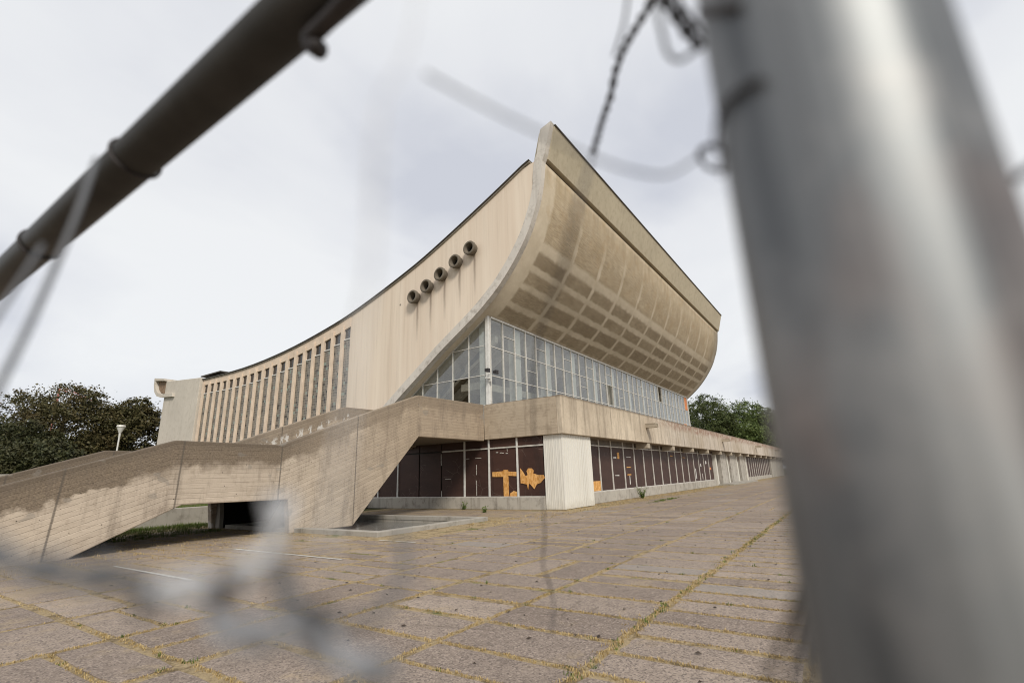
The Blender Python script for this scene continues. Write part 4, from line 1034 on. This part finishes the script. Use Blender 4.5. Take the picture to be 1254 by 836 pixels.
# lower left tangle, only centimetres from the lens
def T(*p): return [(130+a/3.135, 640+b/3.135) for a, b in p]
wire(T((-560, 100), (-400, 130), (-250, 170), (-120, 190), (0, 205), (90, 225), (165, 255), (175, 350)), [.13, .125, .12, .115, .11, .11, .11, .11], .0013, 'wire', 300)
wire(T((165, 250), (300, 250), (450, 215), (540, 185), (610, 140), (650, 60), (670, -90)), [.11, .11, .105, .10, .10, .10, .10], .0013, 'wire_bright', 300)
wire(T((655, 140), (680, 220), (700, 310), (790, 375), (900, 385), (1010, 370), (1090, 300), (1145, 170), (1130, 20)), [.10, .10, .10, .10, .10, .105, .11, .12, .13], [.0017]*30+[.0009]*60, 'wire')
wire(T((455, 235), (440, 330), (470, 400), (560, 425), (660, 430), (760, 410), (810, 440), (880, 510), (980, 550), (1080, 590)), [.11, .105, .10, .10, .10, .10, .10, .10, .10, .105], .0013, 'wire_pale', 300)
wire(T((800, 300), (810, 380), (800, 450)), .10, .0018, 'wire_dark')
wire(T((455, 200), (450, 250), (440, 300)), .10, .0018, 'wire_dark')
# wires by the post foot
wire([(983, 700), (968, 755), (950, 800), (930, 860)], [.16, .17, .18, .19], .0009, 'wire_dark')
wire([(986, 715), (976, 780), (960, 860)], [.16, .17, .18], .0008, 'wire_dark')
wire([(990, 730), (985, 790), (984, 860)], .16, .0008, 'wire')
wire([(1240, 222), (1262, 205), (1275, 195)], .2, .0012, 'wire_dark')

# ================================================================== WORLD + SUN
SUN_EL, SUN_AZ = rad(42), rad(232)     # azimuth measured from +X towards +Y; direction the light comes from
sd = Vector((math.cos(SUN_AZ)*math.cos(SUN_EL), math.sin(SUN_AZ)*math.cos(SUN_EL), math.sin(SUN_EL)))
L = bpy.data.lights.new('sun', 'SUN'); L.energy = 2.6; L.angle = rad(14); L.color = (1, .935, .83)
lo = bpy.data.objects.new('sun', L); COL.objects.link(lo); lo.rotation_euler = sd.to_track_quat('Z', 'Y').to_euler(); lo.location = (0, 0, 60)
w = bpy.data.worlds.new('World'); S.world = w; w.use_nodes = True; nt = w.node_tree; nt.nodes.clear()
def N(ty, **k):
    o = nt.nodes.new(ty)
    for a, v in k.items(): setattr(o, a, v)
    return o
out = N('ShaderNodeOutputWorld'); bg = N('ShaderNodeBackground'); nt.links.new(bg.outputs[0], out.inputs[0]); bg.inputs[1].default_value = .1
sky = N('ShaderNodeTexSky', sky_type='NISHITA'); sky.sun_disc = False; sky.sun_elevation = SUN_EL; sky.sun_rotation = math.pi/2-SUN_AZ
tc = N('ShaderNodeTexCoord'); sx = N('ShaderNodeSeparateXYZ'); nt.links.new(tc.outputs['Generated'], sx.inputs[0])
def wm_(op, a, b):
    o = N('ShaderNodeMath', operation=op)
    for i, v in enumerate((a, b)):
        if isinstance(v, (int, float)): o.inputs[i].default_value = v
        else: nt.links.new(v, o.inputs[i])
    return o.outputs[0]
den = wm_('ADD', wm_('MAXIMUM', sx.outputs[2], 0.0), .28)
cb_ = N('ShaderNodeCombineXYZ'); nt.links.new(wm_('DIVIDE', sx.outputs[0], den), cb_.inputs[0]); nt.links.new(wm_('DIVIDE', sx.outputs[1], den), cb_.inputs[1])
def wn(scale, detail, rough, dist, offs):
    mp = N('ShaderNodeMapping'); nt.links.new(cb_.outputs[0], mp.inputs[0]); mp.inputs['Location'].default_value = offs
    o = N('ShaderNodeTexNoise'); o.inputs['Scale'].default_value = scale; o.inputs['Detail'].default_value = detail; o.inputs['Roughness'].default_value = rough; o.inputs['Distortion'].default_value = dist
    nt.links.new(mp.outputs[0], o.inputs['Vector']); return o.outputs['Fac']
n1 = wn(.75, 5, .48, .5, (3.1, 1.7, 0)); n2 = wn(2.2, 6, .52, .3, (.4, 5.2, 0))
mixn = wm_('ADD', wm_('MULTIPLY', n1, .8), wm_('MULTIPLY', n2, .2))
cr = N('ShaderNodeValToRGB'); nt.links.new(mixn, cr.inputs[0]); e = cr.color_ramp.elements
e[0].position = .37; e[0].color = (5.8, 6.0, 6.6, 1); e[1].position = .55; e[1].color = (8.2, 8.3, 8.4, 1)
k_ = e.new(.46); k_.color = (7.5, 7.62, 7.9, 1)
mx_ = N('ShaderNodeMix', data_type='RGBA'); mx_.inputs[0].default_value = .93; nt.links.new(sky.outputs[0], mx_.inputs[6]); nt.links.new(cr.outputs[0], mx_.inputs[7])
nt.links.new(mx_.outputs[2], bg.inputs[0])

S.view_settings.view_transform = 'Standard'; S.view_settings.look = 'None'; S.view_settings.gamma = 1; S.view_settings.exposure = 0.16
S.render.engine = 'CYCLES'
S.cycles.filter_width = 1.05; S.cycles.max_bounces = 6; S.cycles.transparent_max_bounces = 10

for o in (A, ST, B): del o['in_place']
